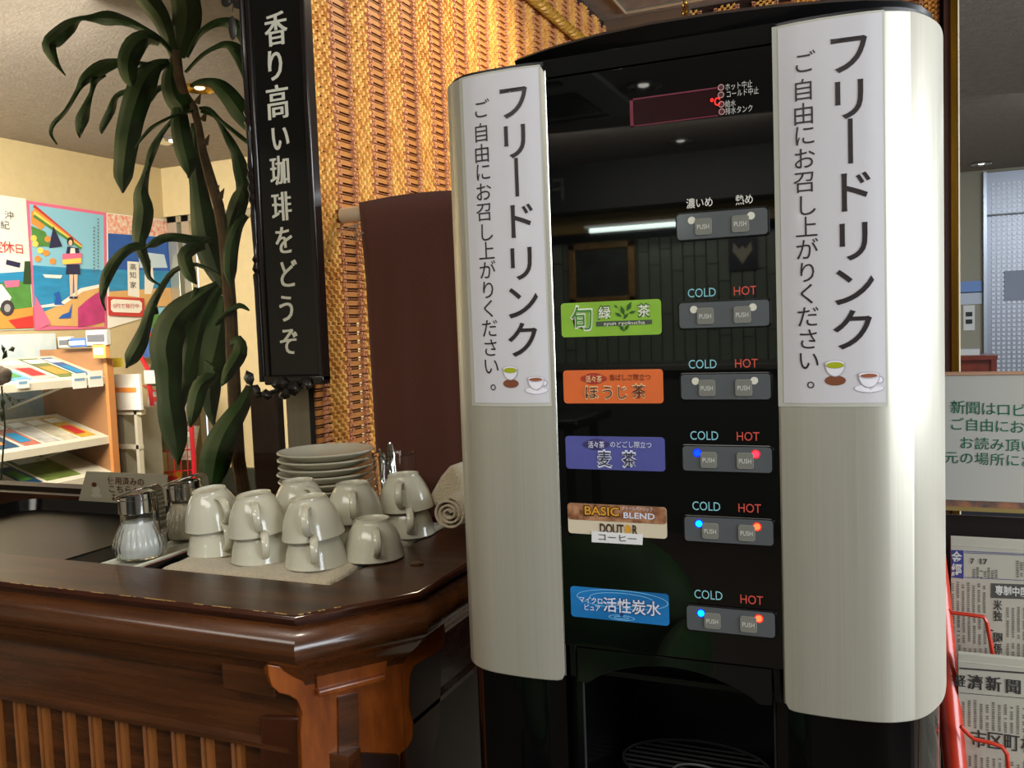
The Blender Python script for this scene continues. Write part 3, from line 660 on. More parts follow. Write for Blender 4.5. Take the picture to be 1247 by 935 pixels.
# ------------------------------------------------------------------ cutlery glass, rolled towel, card
gx, gy = P(482, 600, Y=1.17).x, 1.17
zt = P(484, 552, Y=1.17).z; 
ct = thing('cutlery_glass', 'clear plastic tumbler holding teaspoons in front of the brown curtain', 'tumbler', (gx, gy, ZI))
MB().lathe([(.0001, 0), (.024, 0), (.0335, zt-ZI-.001), (.0340, zt-ZI), (.0325, zt-ZI-.001), (.0230, .003), (.0001, .003)], 40, (gx, gy, ZI)).build('tumbler', gl, ct)
steel = M('spoon_steel', (190, 188, 180), .18, metal=1)
first = None
for k in range(8):
    a0 = (gx+random.uniform(-.010, .008), gy+random.uniform(-.012, .012), ZI+.006)
    tx, tz = gx-.030+random.uniform(0, .030), zt+random.uniform(-.002, .018)
    pts = [Vector(a0).lerp(Vector((tx, gy+random.uniform(-.012, .012), tz)), u) for u in (0, .3, .6, .85, 1)]
    sp_ = thing('teaspoon', 'steel teaspoon standing in the clear tumbler', 'spoon', a0, 'teaspoons in the clear tumbler')
    MB().tube(pts, [.0012, .0014, .0018, .0030, .0022], 8).build('handle', steel, sp_)
    MB().ell((a0[0], a0[1], a0[2]+.012), .0075, .002, .012, 12, 6).build('bowl', steel, sp_)
rt = thing('rolled_towel', 'rolled beige hand towel at the right end beside the dispenser', 'towel', (-.60, 1.16, ZT))
cA = P(547, 622, Y=1.10); 
sw = MB(); R = []
for i in range(90):
    a = i*.23; r = .0265-.0217*(1-i/89.0)**1.0
    R.append([(cA.x+.006+r*math.cos(a), y, cA.z+r*.92*math.sin(a)) for y in (1.085, 1.10, 1.15, 1.20, 1.235)])
sw.loft(R, closed=False, caps=False); sw.build('rolled_body', towel_m, rt, solid=.003)
pk = [P(q[0], q[1], Y=1.13) for q in ((521, 606), (535, 581), (546, 568), (552, 566), (562, 580), (566, 618), (528, 618))]
mb = MB().prism(pk, (0, .06, 0)); mb.build('loose_fold', towel_m, rt, bevel=.006)
cd = thing('table_card', 'grey card with a printed coffee cup and brown lettering leaning behind the tray', 'card', (-1.55, 1.20, ZT))
YC = 1.215
ca = [P(105, 574, Y=YC), P(203, 578, Y=YC), P(203, 616, Y=YC), P(95, 612, Y=YC)]
MB().prism(ca, (0, .003, 0)).build('card_board', M('card_grey', (178, 168, 142), .5, coat=.2), cd)
T([('使用済みの', 153, 586, 9.5, 44, .012), ('こちらへ', 151, 596, 9.5, 38, .012), ('お返し', 150, 606, 9, 28, .012)], YC, 'lettering', M('brown_ink', (92, 44, 30), .5), cd)
c = P(117, 597, Y=YC-.001)
MB().poly(disc((c.x, c.z), .010, YC-.001, 18)).poly(disc((c.x, c.z-.010), .014, YC-.0008, 18, .004)).build('printed_cup', M('pale_print', (200, 192, 168), .5), cd, smooth=False)
c = P(115, 590, Y=YC-.001)
MB().poly(disc((c.x, c.z), .0065, YC-.0018, 16, .0045)).build('printed_coffee', M('brown_ink', (92, 44, 30), .5), cd, smooth=False)

# ------------------------------------------------------------------ DRINK DISPENSER (front plane Y=.746)
YM = .746; XC = -.181
dm = thing('drink_dispenser', 'tall black and silver hot and cold drink dispenser with push buttons', 'drink dispenser', (XC, .95, -.62))
half = [(.0975, .7455), (.113, .7425), (.131, .7415), (.150, .7420), (.166, .7435), (.177, .7462), (.185, .7500), (.192, .7545), (.1985, .7605), (.2045, .7690), (.2095, .7790), (.2135, .7895), (.2175, .8020), (.2205, .8180), (.2225, .8380), (.2235, .8620), (.2238, .90)]
def prof_y(dx):
    dx = abs(dx)
    if dx <= half[0][0]: return half[0][1]
    for (a, ya), (b, yb) in zip(half, half[1:]):
        if a <= dx <= b: return ya+(yb-ya)*(dx-a)/(b-a)
    return half[-1][1]
# dense resample
def dense(inset=0, k=4):
    pts = []
    P2 = [Vector((a, b)) for a, b in half]
    for i in range(len(P2)-1):
        p0, p1, p2, p3 = P2[max(i-1, 0)], P2[i], P2[i+1], P2[min(i+2, len(P2)-1)]
        for j in range(k):
            t = j/k; pts.append(.5*((2*p1)+(p2-p0)*t+(2*p0-5*p1+4*p2-p3)*t*t+(3*p1-p0-3*p2+p3)*t**3))
    pts.append(P2[-1])
    if inset:
        o = []
        for i, p in enumerate(pts):
            t = pts[min(i+1, len(pts)-1)]-pts[max(i-1, 0)]; t.normalize(); o.append(p+Vector((-t.y, t.x))*inset)
        pts = o
    return pts
def shell(side, z0, z1, th, name, mat, r=.006, inset=0, **k):
    fr = dense(inset); bk = dense(inset+th); mb = MB(); x0 = fr[0].x; rings = []
    for i, (a, b) in enumerate(zip(fr, bk)):
        e = a.x-x0; c = 0
        if e < r: c = r-math.sqrt(max(0, r*r-(r-e)**2))
        X = XC+side*a.x; X2 = XC+side*b.x; bev = .0008
        rings.append([(X, a.y+bev, z0+c), (X, a.y, z0+c+bev), (X, a.y, z1-c-bev), (X, a.y+bev, z1-c), (X2, b.y, z1-c), (X2, b.y, z0+c)])
    mb.loft(rings); return mb.build(name, mat, dm, **k)
for sd in (-1, 1):
    shell(sd, -.3285, .2262, .004, 'side_panel', silver, label='curved brushed silver panel')
    fr = dense(); mb = MB()
    mb.tube([(XC+sd*(fr[0].x-.0006), fr[0].y+.001, z) for z in (-.323, 0, .221)], .0009, 6)
    mb.build('panel_edge', silver_edge, dm)
    shell(sd, -.64, .2300, .004, 'body_side', M('black_gloss_side', (6, 6, 7), .06, spec=.35), inset=.0055, r=.0001)
    pts = dense(.0045); 
    mb = MB(); mb.loft([[(XC+sd*p.x, p.y, z) for z in (.2262, .2302)] for p in pts], closed=False, caps=False).build('panel_top_gasket', black_pl, dm)
# body box behind, black front panel, lid
MB().box(XC-.2, XC+.2, .80, 1.16, -.33, .232).build('cabinet', black_pl, dm)
MB().box(XC-.2, XC+.2, .96, 1.16, -.62, -.33).build('rear_cabinet', black_pl, dm)
zB = -.2945
MB().box(XC-.0985, XC+.0985, YM, .80, zB, .2134).build('front_panel', black_gl, dm, bevel=.0008, label='glossy black front panel')
MB().box(XC-.0985, XC+.0985, YM, .80, .2146, .2302).build('top_fascia', M('black_fascia', (12, 13, 12), .1), dm, bevel=.0005)
lidp = [(-.142, .800), (-.137, .7745), (-.095, .757), (-.049, .7445), (0, .7385), (.049, .740), (.098, .7475), (.140, .759), (.165, .768), (.190, .784), (.205, .803), (.214, .83), (.218, .87), (.218, 1.16), (-.16, 1.16)]
lo = [(XC+x, y+.010 if y < 1 else y, .2305) for x, y in lidp]; hi = [(XC+x, y, .2425) for x, y in lidp]; hi2 = [(XC+x*.985, y+.01, .248) for x, y in lidp]
MB().loft([lo, hi, hi2]).build('lid', M('lid_black', (8, 8, 9), .35), dm, label='black overhanging lid')
# red display
a = P(767, 121, Y=YM); b = P(868, 144, Y=YM)
redd = M('display_rim', (118, 38, 60), .25); dsp = MB()
x0, x1, z1, z0 = a.x, -.1285, a.z, a.z-.0232
dsp.box(x0, x1, YM-.0010, YM, z1-.0012, z1).box(x0, x1, YM-.0010, YM, z0, z0+.0008).box(x0, x0+.0028, YM-.0010, YM, z0, z1)
dd = dsp.build('display_frame', redd, dm, smooth=False)
MB().box(x0+.0028, x1, YM-.0006, YM, z0+.0008, z1-.0012).build('display_window', M('display_red', (44, 14, 20), .12), dm, smooth=False, label='dark red display window')
T([('℃', 871, 124, 12, 12, .005)], YM, 'lit_degree_mark', M('red_glow', (255, 30, 24), .4, emit=2.5), dm)
mb = MB(); ringm = M('ring_pink', (205, 150, 150), .4)
for px, py in ((878, 106.5), (878, 115.5), (878.5, 127), (879, 136)):
    c = P(px, py, Y=YM-.0006)
    mb.loft([[(c.x+rr*math.cos(w), YM-.0007, c.z+rr*math.sin(w)) for w in [2*math.pi*q/20 for q in range(20)]] for rr in (.0026, .0019)], True, False)
    MB().poly(disc((c.x, c.z), .0019, YM-.0005)).build('warning_lamp', M('unlit_red', (70, 22, 24), .3), dm, smooth=False)
mb.build('lamp_rings', ringm, dm, smooth=False)
wt_ = M('print_white', (205, 205, 198), .5)
T([('ホット中止', 899.5, 104, 9.2, 33), ('コールド中止', 904, 112.5, 9.2, 39), ('給水', 889.5, 126, 8.5, 13), ('排水タンク', 900, 133.5, 9, 33)], YM, 'lettering', wt_, dm)
T([('濃いめ', 852, 247, 12.5, 32, .008), ('熱め', 906.5, 243, 12.5, 21, .008)], YM, 'lettering', M('print_bright', (232, 230, 220), .5), dm)
# button pads
padm = M('pad_grey', (90, 94, 97), .3, coat=.3, noise=(30, .92)); padk = M('pad_rim', (10, 10, 11), .2); btm = M('push_button_grey', (124, 125, 117), .38)
lampm = {'white': M('lamp_white', (224, 222, 206), .4), 'blue': M('lamp_blue', (0, 50, 255), .4, emit=3), 'cyan': M('lamp_cyan', (0, 130, 255), .4, emit=5), 'red': M('lamp_red', (255, 46, 70), .4, emit=2.2), 'amber': M('lamp_amber', (255, 76, 40), .4, emit=4)}
rowz = [.0752, .0022, -.0562, -.1145, -.1735, -.2450-.013]
rowz = [P(881, 273, Y=YM).z, P(882.5, 382.5, Y=YM).z, P(884.5, 470.5, Y=YM).z, P(887, 558.5, Y=YM).z, P(889.5, 645.5, Y=YM).z, P(891.5, 755.5, Y=YM).z]
kinds = [('white', 'white'), ('white', 'white'), ('white', 'white'), ('blue', 'red'), ('cyan', 'amber'), ('cyan', 'amber')]
px0, px1 = -.1652, -.0893
cyan_t = M('cold_cyan', (140, 205, 215), .5); red_t = M('hot_red', (214, 84, 70), .5)
for i, (z, kd) in enumerate(zip(rowz, kinds)):
    h = .0238
    pd = MB().prism(rrect(px0, px1, z-h/2, z+h/2, .0035, YM), (0, -.0022, 0)).build('button_pad', padk, dm, smooth=False, bevel=.0006)
    MB().prism(rrect(px0+.0014, px1-.0014, z-h/2+.0014, z+h/2-.0014, .0028, YM-.0021), (0, -.0006, 0)).build('pad_face', padm, pd, smooth=False)
    for j, (bx, lx) in enumerate(((-.1420, -.1515), (-.1120, -.1035))):
        cB = (bx, z-.0010); s = .0069
        MB().prism(rrect(bx-s, bx+s, cB[1]-s, cB[1]+s, .0022, YM-.0026), (0, -.0012, 0)).build('push_button', btm, pd, smooth=False, bevel=.0003)
        mbt = MB(); put(mbt, 'PUSH', (bx, YM-.0040, cB[1]), XA, ZA, .0052, .80, 0, .012); mbt.build('lettering', M('push_ink', (205, 206, 198), .5), pd, smooth=False)
        c = (lx, z+.0048)
        MB().prism(disc(c, .0028 if kd[0] != 'white' else .0031, YM-.0026), (0, -.0007, 0)).build('indicator_lamp', lampm[kd[j]], pd, smooth=False, label={'white': 'unlit white round lamp', 'blue': 'lit blue lamp', 'cyan': 'lit bright blue lamp', 'red': 'lit red lamp', 'amber': 'lit orange red lamp'}[kd[j]])
        if kd[0] != 'white':
            MB().loft([[(c[0]+rr*math.cos(w), YM-.0029, c[1]+rr*math.sin(w)) for w in [2*math.pi*q/20 for q in range(20)]] for rr in (.0036, .0028)], True, False).build('lamp_rim', M('rim_blue', (10, 30, 230), .4, emit=1.6) if j == 0 else M('rim_red', (235, 20, 20), .4, emit=1.3), pd, smooth=False)
cold = [(854.5, 356), (855.5, 443), (857.5, 530), (860, 616), (862.5, 724)]; hot = [(907, 353.5), (908.5, 442), (910.5, 531), (912.5, 618.5), (915, 730)]
for x, y in cold: T([('COLD', x, y, 14.5, 34)], YM, 'lettering', cyan_t, dm)
for x, y in hot: T([('HOT', x, y, 14.5, 27.5)], YM, 'lettering', red_t, dm)
# five drink labels
def label_plate(pxa, pya, pxb, pyb, mat, lab):
    a = P(pxa, pya, Y=YM); b = P(pxb, pyb, Y=YM)
    o = MB().prism(rrect(-.2700, -.1797, b.z, a.z, .0030, YM), (0, -.0008, 0)).build('label_plate', mat, dm, smooth=False, label=lab); return o
LY = YM-.0008
def ovl(parent, pts, name, mat, off=.0004):        # flat print: polygon given in photo pixels on the label plane
    return MB().poly([P(x, y, Y=LY-off) for x, y in pts]).build(name, mat, parent, smooth=False)
grn_p = label_plate(683, 369.5, 806, 407, M('plate_green', (150, 200, 66), .25, coat=.5, noise=(30, .86)), 'bright green tea label')
lw = M('plate_white', (240, 245, 225), .5); dg = M('plate_dkgreen', (48, 92, 36), .5); dgr = M('plate_darkgrey', (74, 84, 70), .5)
T([('旬', 708.5, 388, 31, 28, .035)], LY, 'lettering_halo', lw, grn_p, .0004); T([('旬', 708.5, 388, 29, 25, .0)], LY, 'lettering', M('plate_midgreen', (70, 140, 44), .5), grn_p, .0009)
for ch_, x_, y_ in (('緑', 736, 381), ('茶', 784, 378.5)): T([(ch_, x_, y_, 17, 17, .045)], LY, 'lettering_halo', dg, grn_p, .0004); T([(ch_, x_, y_, 15, 15, .008)], LY, 'lettering', lw, grn_p, .0010)
ovl(grn_p, [(726, 391.5), (794, 389), (794, 394.5), (726, 397.5)], 'bar', dgr)
T([('syun ryokucha', 760, 393, 6, 50)], LY, 'lettering', lw, grn_p, .0009)
mb = MB()
for x, y, L, an in ((758, 378, 13, 1.9), (766, 373, 13, 1.1), (753, 383, 10, 2.6), (770, 380, 9, .3), (762, 385, 10, .9), (757, 399, 11, -1.0), (763, 399, 10, -2.2), (750, 373, 6, 2.4)):
    d = (math.cos(an), -math.sin(an)); n = (-d[1], d[0]); w = L*.2
    q = [(x-d[0]*L/2, y-d[1]*L/2), (x+n[0]*w, y+n[1]*w), (x+d[0]*L/2, y+d[1]*L/2), (x-n[0]*w, y-n[1]*w)]
    mb.poly([P(*v, Y=LY-.0007) for v in q])
mb.build('printed_leaves', dg, grn_p, smooth=False)
org = label_plate(686, 451, 808, 491, M('plate_orange', (238, 118, 62), .25, coat=.5, noise=(20, .9)), 'orange roasted tea label')
dbk = M('plate_brown', (84, 34, 24), .5); hal = M('halo_cream', (250, 214, 160), .5)
T([('ほ', 720, 478, 18, 17, .04), ('う', 740, 478, 18, 13, .04), ('じ', 757, 478, 18, 12, .04), ('茶', 778, 477, 18, 18, .04)], LY, 'lettering_halo', hal, org, .0004)
T([('ほ', 720, 478, 17, 15), ('う', 740, 478, 17, 11), ('じ', 757, 478, 17, 10), ('茶', 778, 477, 17, 16)], LY, 'lettering', dbk, org, .0010)
T([('香ばしさ際立つ', 767, 459.5, 8, 50)], LY, 'lettering', dbk, org, .0006)
def leafdot(parent, cx, cyy, mat):
    pts = [(cx+16*math.cos(w)*(1 if abs(math.cos(w)) > .9 else .8), cyy+7*math.sin(w)) for w in [2*math.pi*k/20 for k in range(20)]]
    ovl(parent, pts, 'leaf_badge', mat)
leafdot(org, 723, 461, M('badge_red', (176, 58, 42), .5)); T([('活々茶', 723, 461.5, 8.5, 20, .01)], LY, 'lettering', hal, org, .0009)
prp = label_plate(688, 530.5, 812, 574, M('plate_violet', (92, 96, 168), .25, coat=.5, noise=(20, .88)), 'violet barley tea label')
bb = M('plate_navy', (34, 34, 60), .5); wh = M('plate_white2', (225, 228, 245), .5)
T([('麦', 736, 559, 21, 19, .055), ('茶', 766, 560, 21, 19, .055)], LY, 'lettering_halo', wh, prp, .0004); T([('麦', 736, 559, 19, 16), ('茶', 766, 560, 19, 16)], LY, 'lettering', bb, prp, .0010)
leafdot(prp, 726, 541, M('badge_blue', (62, 56, 110), .5)); T([('活々茶', 726, 541.5, 8.5, 20, .01), ('のどごし際立つ', 768, 541.5, 8, 50)], LY, 'lettering', wh, prp, .0009)
cof = label_plate(692, 612, 814, 656, M('plate_cream', (222, 210, 184), .3, coat=.4), 'cream and coffee bean label')
a = P(692, 612, Y=LY); zm = P(693, 632, Y=LY).z
MB().poly(rrect(-.2700, -.1797, zm, a.z, .0030, LY-.0003)).build('bean_print', M('bean_brown', (112, 66, 40), .3, noise=(120, .4), col2=(190, 140, 104)), cof, smooth=False)
T([('BASIC', 732.5, 622, 16, 44, .05)], LY, 'lettering_halo', M('bean_dark', (60, 30, 14), .5), cof, .0007); T([('BASIC', 732.5, 622, 14, 42, .015)], LY, 'lettering', M('gold_ink', (222, 160, 48), .5), cof, .0012)
T([('BLEND', 778, 628, 9.5, 38, .02), ('ドトールベーシック', 776, 619.5, 5.5, 36)], LY, 'lettering', wh, cof, .0009)
T([('DOUT', 744.5, 643.5, 15, 29, .03), ('R', 772.8, 645, 15, 6.5, .03)], LY, 'lettering', M('logo_brown', (66, 46, 36), .5), cof, .0006)
c = P(764.6, 644.5, Y=LY-.0006); MB().poly(disc((c.x, c.z), .0026, LY-.0008, 16, .0042)).build('bean_logo', M('gold_ink', (222, 160, 48), .5), cof, smooth=False)
st = ovl(cof, [(720.5, 646.5), (783, 650.5), (782.5, 663.5), (720.5, 660)], 'sticker', M('sticker_white', (235, 235, 235), .4), .0014)
T([('コーヒー', 751.5, 655, 9.5, 46)], LY, 'lettering', ink, cof, .0019)
blu = label_plate(695, 713, 817, 762, M('plate_blue', (40, 132, 208), .2, coat=.5, noise=(9, .6), stretch=(1, 1, 3)), 'blue water label')
T([('活性炭水', 769, 739, 19, 71, .03)], LY, 'lettering_halo', M('plate_deepblue', (20, 60, 130), .5), blu, .0004); T([('活性炭水', 769, 739, 18, 70, .012)], LY, 'lettering', wh, blu, .0010)
T([('マイクロ', 719.5, 731, 8, 28, .012), ('ピュア', 721, 740, 8, 19, .012)], LY, 'lettering', wh, blu, .0009)
lb = M('plate_lightblue', (140, 205, 240), .4)
for rx, ry in ((.042, .0085), (.030, .0060), (.012, .0024), (.007, .0013)):
    cc = P(757, 752 if rx < .02 else 730, Y=LY); mb = MB()
    rg = [[(cc.x+(rx-k*.0007)*math.cos(w), LY-.0001, cc.z+(ry-k*.0005)*math.sin(w)) for w in [2*math.pi*q/40 for q in range(40)]] for k in (0, 1)]
    mb.loft(rg, True, False).build('ripple', lb, blu, smooth=False)
c = P(757, 747, Y=LY); MB().poly([(c.x, LY-.0002, c.z+.006), (c.x+.0018, LY-.0002, c.z-.001), (c.x, LY-.0002, c.z-.0035), (c.x-.0018, LY-.0002, c.z-.001)]).build('water_drop', M('plate_deepblue', (20, 60, 130), .5), blu, smooth=False)
# lower part: arched guard, cavity, tray
guard = M('smoky_guard', (10, 11, 11), .06, spec=.6)
g0, g1 = XC-.0862, XC+.0862; n = 24; top = zB-.002; pts = [(g0, YM+.003, top), (g0, YM+.003, -.3285)]
pts += [(g0+.0085, YM+.003, -.3295)]
for k in range(n+1):
    u = k/n; x = g0+.012+u*(g1-g0-.024); pts.append((x, YM+.003, -.3275+.0225*math.sin(math.pi*u)**.75))
pts += [(g1-.0085, YM+.003, -.3285), (g1, YM+.003, -.3275), (g1, YM+.003, top)]
MB().prism(pts, (0, .003, 0)).build('arched_guard', guard, dm, smooth=False, bevel=.0005)
for sd in (-1, 1):
    MB().box(XC+sd*.0905-.003, XC+sd*.0905+.003, YM+.004, YM+.02, -.325, zB).build('guard_bracket', black_sat, dm, bevel=.0008)
    MB().box(XC+sd*.092-.0065, XC+sd*.092+.0065, YM+.020, .96, -.64, zB).build('cavity_side', black_sat, dm)
    MB().tube([(XC+sd*.0865, YM+.019, -.33), (XC+sd*.0865, YM+.019, -.60)], .0012, 6).build('side_trim', M('dark_grey_edge', (46, 48, 50), .3), dm)
MB().box(XC-.1, XC+.1, .93, .96, -.62, -.30).build('cavity_back', M('cavity_navy', (10, 12, 24), .3), dm)
MB().box(XC-.1, XC+.1, .78, .96, -.333, -.328).build('cavity_roof', black_pl, dm)
for x in (-.05, .0, .045):
    MB().lathe([(.006, 0), (.008, .03), (.012, .035)], 16, (XC+x, .86, -.365), caps=True).build('nozzle', black_sat, dm)
MB().box(XC-.1, XC+.1, .775, .96, -.47, -.452).build('drip_tray', black_sat, dm, bevel=.003)
def rim_ring(cx, cyy, rx, ry, z, r): return MB().tube([(cx+rx*math.cos(w), cyy+ry*math.sin(w), z) for w in [2*math.pi*q/40 for q in range(41)]], r, 6)
rim_ring(XC-.005, .865, .074, .048, -.4490, .0016).build('grille_rim', M('grille_grey', (52, 52, 54), .2), dm)
for k in range(9):
    y = .826+k*.0095; w = .072*math.sqrt(max(.05, 1-((y-.865)/.048)**2))
    MB().tube([(XC-.005-w, y, -.4505), (XC-.005+w, y, -.4505)], .0012, 6).build('grille_bar', MC['grille_grey'], dm)
rim_ring(XC+.0, .845, .022, .014, -.447, .0012).build('cup_rest_ring', M('grille_light', (120, 122, 124), .2), dm)
stnd = thing('machine_cabinet', 'dark cabinet carrying the drink dispenser', 'cabinet', (XC, .97, -1.38))
MB().box(XC-.22, XC+.22, .80, 1.18, -1.38, -.645).build('body', black_pl, stnd, bevel=.003)
MB().box(XC-.2, XC+.2, .79, .80, -1.32, -.68).build('door', black_sat, stnd, bevel=.002)

# ------------------------------------------------------------------ laminated notices on the silver panels
def notice(x0, x1, zt_, zb_, dpx, label):
    t = thing('paper_notice', label, 'notice', ((x0+x1)/2, YM-.002, zb_), 'laminated free drink notices')
    def Y_(x, off): return prof_y(x-XC)-off
    def sheet(xa, xb, za, zb2, off, name, mat):
        mb = MB(); rg = []
        for i in range(15):
            x = xa+(xb-xa)*i/14; rg.append([(x, Y_(x, off), za), (x, Y_(x, off), zb2)])
        mb.loft(rg, closed=False, caps=False); return mb.build(name, mat, t)
    sheet(x0-.0045, x1+.0015, zt_+.002, zb_-.003, .0006, 'laminate_film', film)
    sheet(x0, x1, zt_, zb_, .0010, 'paper_sheet', paper)
    big = [('フ', 53, 28), ('リ', 53, 62.5), ('|', 53.5, 94), ('ド', 54, 133), ('リ', 55, 171), ('ン', 54, 206), ('ク', 54, 240)]
    sml = [('ご', 20, 30), ('自', 19, 51), ('由', 19, 69.5), ('に', 19.5, 86), ('お', 19, 104), ('召', 19, 122), ('し', 20, 140.5), ('上', 20, 157.5), ('が', 20, 175), ('り', 20, 193), ('く', 20, 210), ('だ', 20, 228), ('さ', 20, 246), ('い', 20, 263), ('。', 27, 277.5)]
    W_, H_ = x1-x0, zt_-zb_
    mb = MB()
    for ch, u, v in big:
        c = (x0+u/77*W_, 0, zt_-v/297*H_)
        if ch == '|': mb.add([(c[0]-.0017, 0, c[2]+.017), (c[0]+.0017, 0, c[2]+.017), (c[0]+.0017, 0, c[2]-.017), (c[0]-.0017, 0, c[2]-.017)], [(0, 3, 2, 1)])
        else: put(mb, ch, c, XA, ZA, .0335, 1, 0, .010)
    mb.v = [(x, Y_(x, .0014), z) for x, y, z in mb.v]; mb.build('large_lettering', ink, t, smooth=False)
    mb = MB()
    for ch, u, v in sml: put(mb, ch, (x0+u/77*W_, 0, zt_-v/297*H_), XA, ZA, .0172, 1, 0, 0)
    mb.v = [(x, Y_(x, .0014), z) for x, y, z in mb.v]; mb.build('small_lettering', ink, t, smooth=False)
    def pr(pts, name, mat, off):
        MB().poly([(x0+u/77*W_, Y_(x0+u/77*W_, off), zt_-v/297*H_) for u, v in pts]).build(name, mat, t, smooth=False)
    def el(cu_, cv, ru, rv, n=24, lo=0, hi=360): return [(cu_+ru*math.cos(math.radians(lo+(hi-lo)*k/n)), cv+rv*math.sin(math.radians(lo+(hi-lo)*k/n))) for k in range(n+(1 if hi-lo < 360 else 0))]
    gr = M('print_grey', (176, 168, 182), .5); wp = M('print_cup_white', (236, 234, 240), .4)
    pr(el(40, 279, 8, 4), 'printed_saucer', M('print_brown', (128, 74, 48), .5), .0013)
    pr([(32.2, 266), *[(40-7.8*math.cos(math.radians(a)), 266+10*math.sin(math.radians(a))) for a in range(10, 180, 12)], (47.8, 266)], 'printed_cup', gr, .0015)
    pr([(32.8, 266), *[(40-7.2*math.cos(math.radians(a)), 266+9.4*math.sin(math.radians(a))) for a in range(10, 180, 12)], (47.2, 266)], 'printed_cup', wp, .0017)
    pr(el(40, 266, 7.8, 3.4), 'printed_cup', gr, .0018); pr(el(40, 266, 7.2, 3.0), 'printed_cup', wp, .0019); pr(el(40, 266.8, 6.6, 2.4), 'printed_green_tea', M('print_teagreen', (168, 178, 20), .5), .0020)
    pr(el(65, 285.5, 11.3, 3.6), 'printed_saucer', gr, .0013); pr(el(65, 285.3, 10.7, 3.1), 'printed_saucer', wp, .0014)
    pr(el(73.2, 279, 2.7, 2.9), 'printed_handle', gr, .0014); pr(el(73, 279, 1.9, 2.1), 'printed_handle', wp, .0015)
    pr([(57, 275), *[(65-8*math.cos(math.radians(a)), 275+10*math.sin(math.radians(a))) for a in range(10, 180, 12)], (73, 275)], 'printed_cup', gr, .0016)
    pr([(57.6, 275), *[(65-7.4*math.cos(math.radians(a)), 275+9.4*math.sin(math.radians(a))) for a in range(10, 180, 12)], (72.4, 275)], 'printed_cup', wp, .0018)
    pr(el(65, 275, 8, 2.7), 'printed_cup', gr, .0019); pr(el(65, 275, 7.4, 2.3), 'printed_cup', wp, .0020); pr(el(65, 275.5, 6.3, 1.5), 'printed_coffee', M('print_coffee', (150, 84, 50), .5), .0021)
    return t
notice(P(950, 200, Y=YM).x, P(1076, 200, Y=YM).x, .2245, -.0715, 0, 'laminated vertical notice on the right silver panel')
notice(P(567.5, 200, Y=YM).x, P(660, 200, Y=YM).x+.0005, .2245, -.0715, 0, 'laminated vertical notice on the left silver panel')

# ------------------------------------------------------------------ newspaper rack, sign board, newspapers
YN = 1.10
bd = thing('sign_board', 'white board with green lettering above the newspapers', 'sign', (.25, YN-.02, -.22))
a = P(1140, 457, Y=YN-.02); b = P(1140, 608.5, Y=YN-.02)
bx0 = a.x-.03; bx1 = .40
MB().box(bx0, bx1, YN-.02, YN-.008, b.z, a.z).build('board', M('board_white', (196, 194, 186), .35, coat=.2), bd, bevel=.0008)
MB().box(bx0, bx1, YN-.020, YN-.002, b.z-.0062, b.z).build('patterned_strip', M('strip_pattern', (92, 78, 78), .4, noise=(60, .9), col2=(176, 122, 90)), bd)
MB().box(bx0, bx1, YN-.024, YN-.002, b.z-.0105, b.z-.0062).build('brass_rail', M('rail_gold', (190, 164, 104), .3, metal=.4), bd)
MB().box(bx0, bx1, YN-.022, YN-.006, a.z, a.z+.0028).build('top_rail', M('rail_top', (196, 150, 120), .4), bd)
g_ = M('green_ink', (30, 104, 76), .5)
yb_ = YN-.0205
def line(s, px, py, hpx, pitch):
    mb = MB(); 
    for i, ch in enumerate(s):
        c = P(px+pitch*i, py+pitch*i*.050, Y=yb_); put(mb, ch, c, XA, ZA, hpx*1.12/FPX*.86, 1, 0, .004)
    return mb
for s, px, py, h, pt_ in (('新聞はロビーで', 1166.5, 496, 16.5, 18.6), ('ご自由にお', 1165, 516.5, 16, 18.4), ('お読み頂いた後', 1177, 539.5, 15.5, 18.7), ('元の場所にお戻し', 1158.5, 557, 15.5, 18.7)):
    line(s, px, py, h, pt_).build('lettering', g_, bd, smooth=False)
rk = thing('newspaper_rack', 'red painted wire newspaper rack at the right edge', 'rack', (.25, 1.12, -1.38))
rd = M('red_paint', (206, 58, 34), .3, coat=.4)
pA, pB = P(1143, 715, Y=1.07), P(1164, 940, Y=1.0)
pC = pB+(pB-pA)*1.9
MB().tube([P(1134, 640, Y=1.10), pA, pB, pC, (pC.x, pC.y, -1.37)], .0115, 12).build('side_tube', rd, rk)
MB().tube([(.42, 1.09, -.2), (.42, 1.0, -.62), (.42, .98, -1.37)], .0115, 12).build('side_tube', rd, rk)
for y0p in (0, 1):
    o = [(1155, 742), (1160, 746), (1185, 749), (1198, 751), (1202, 758), (1209, 797), (1216, 850)] if y0p == 0 else [(1170, 884), (1178, 893), (1186, 900), (1205, 904), (1220, 909), (1226, 918), (1229, 945), (1232, 1000)]
    MB().tube([P(x, y, Y=(1.055 if y0p == 0 else .995)) for x, y in o], .0022, 8).build('wire_loop', rd, rk)
    w = [P(x, y, Y=(1.055 if y0p == 0 else .995)) for x, y in o]
    MB().tube([(.43-p.x*.3, p.y, p.z) for p in w], .0022, 8).build('wire_loop', rd, rk)
MB().box(.05, .42, 1.135, 1.14, -1.2, -.24).build('back_plate', M('rack_dark', (34, 26, 24), .5), rk)
news = M('newsprint', (196, 192, 176), .8, noise=(9, .94)); nink = M('news_ink', (62, 60, 58), .7); bl_ = M('masthead_blue', (62, 70, 140), .6)
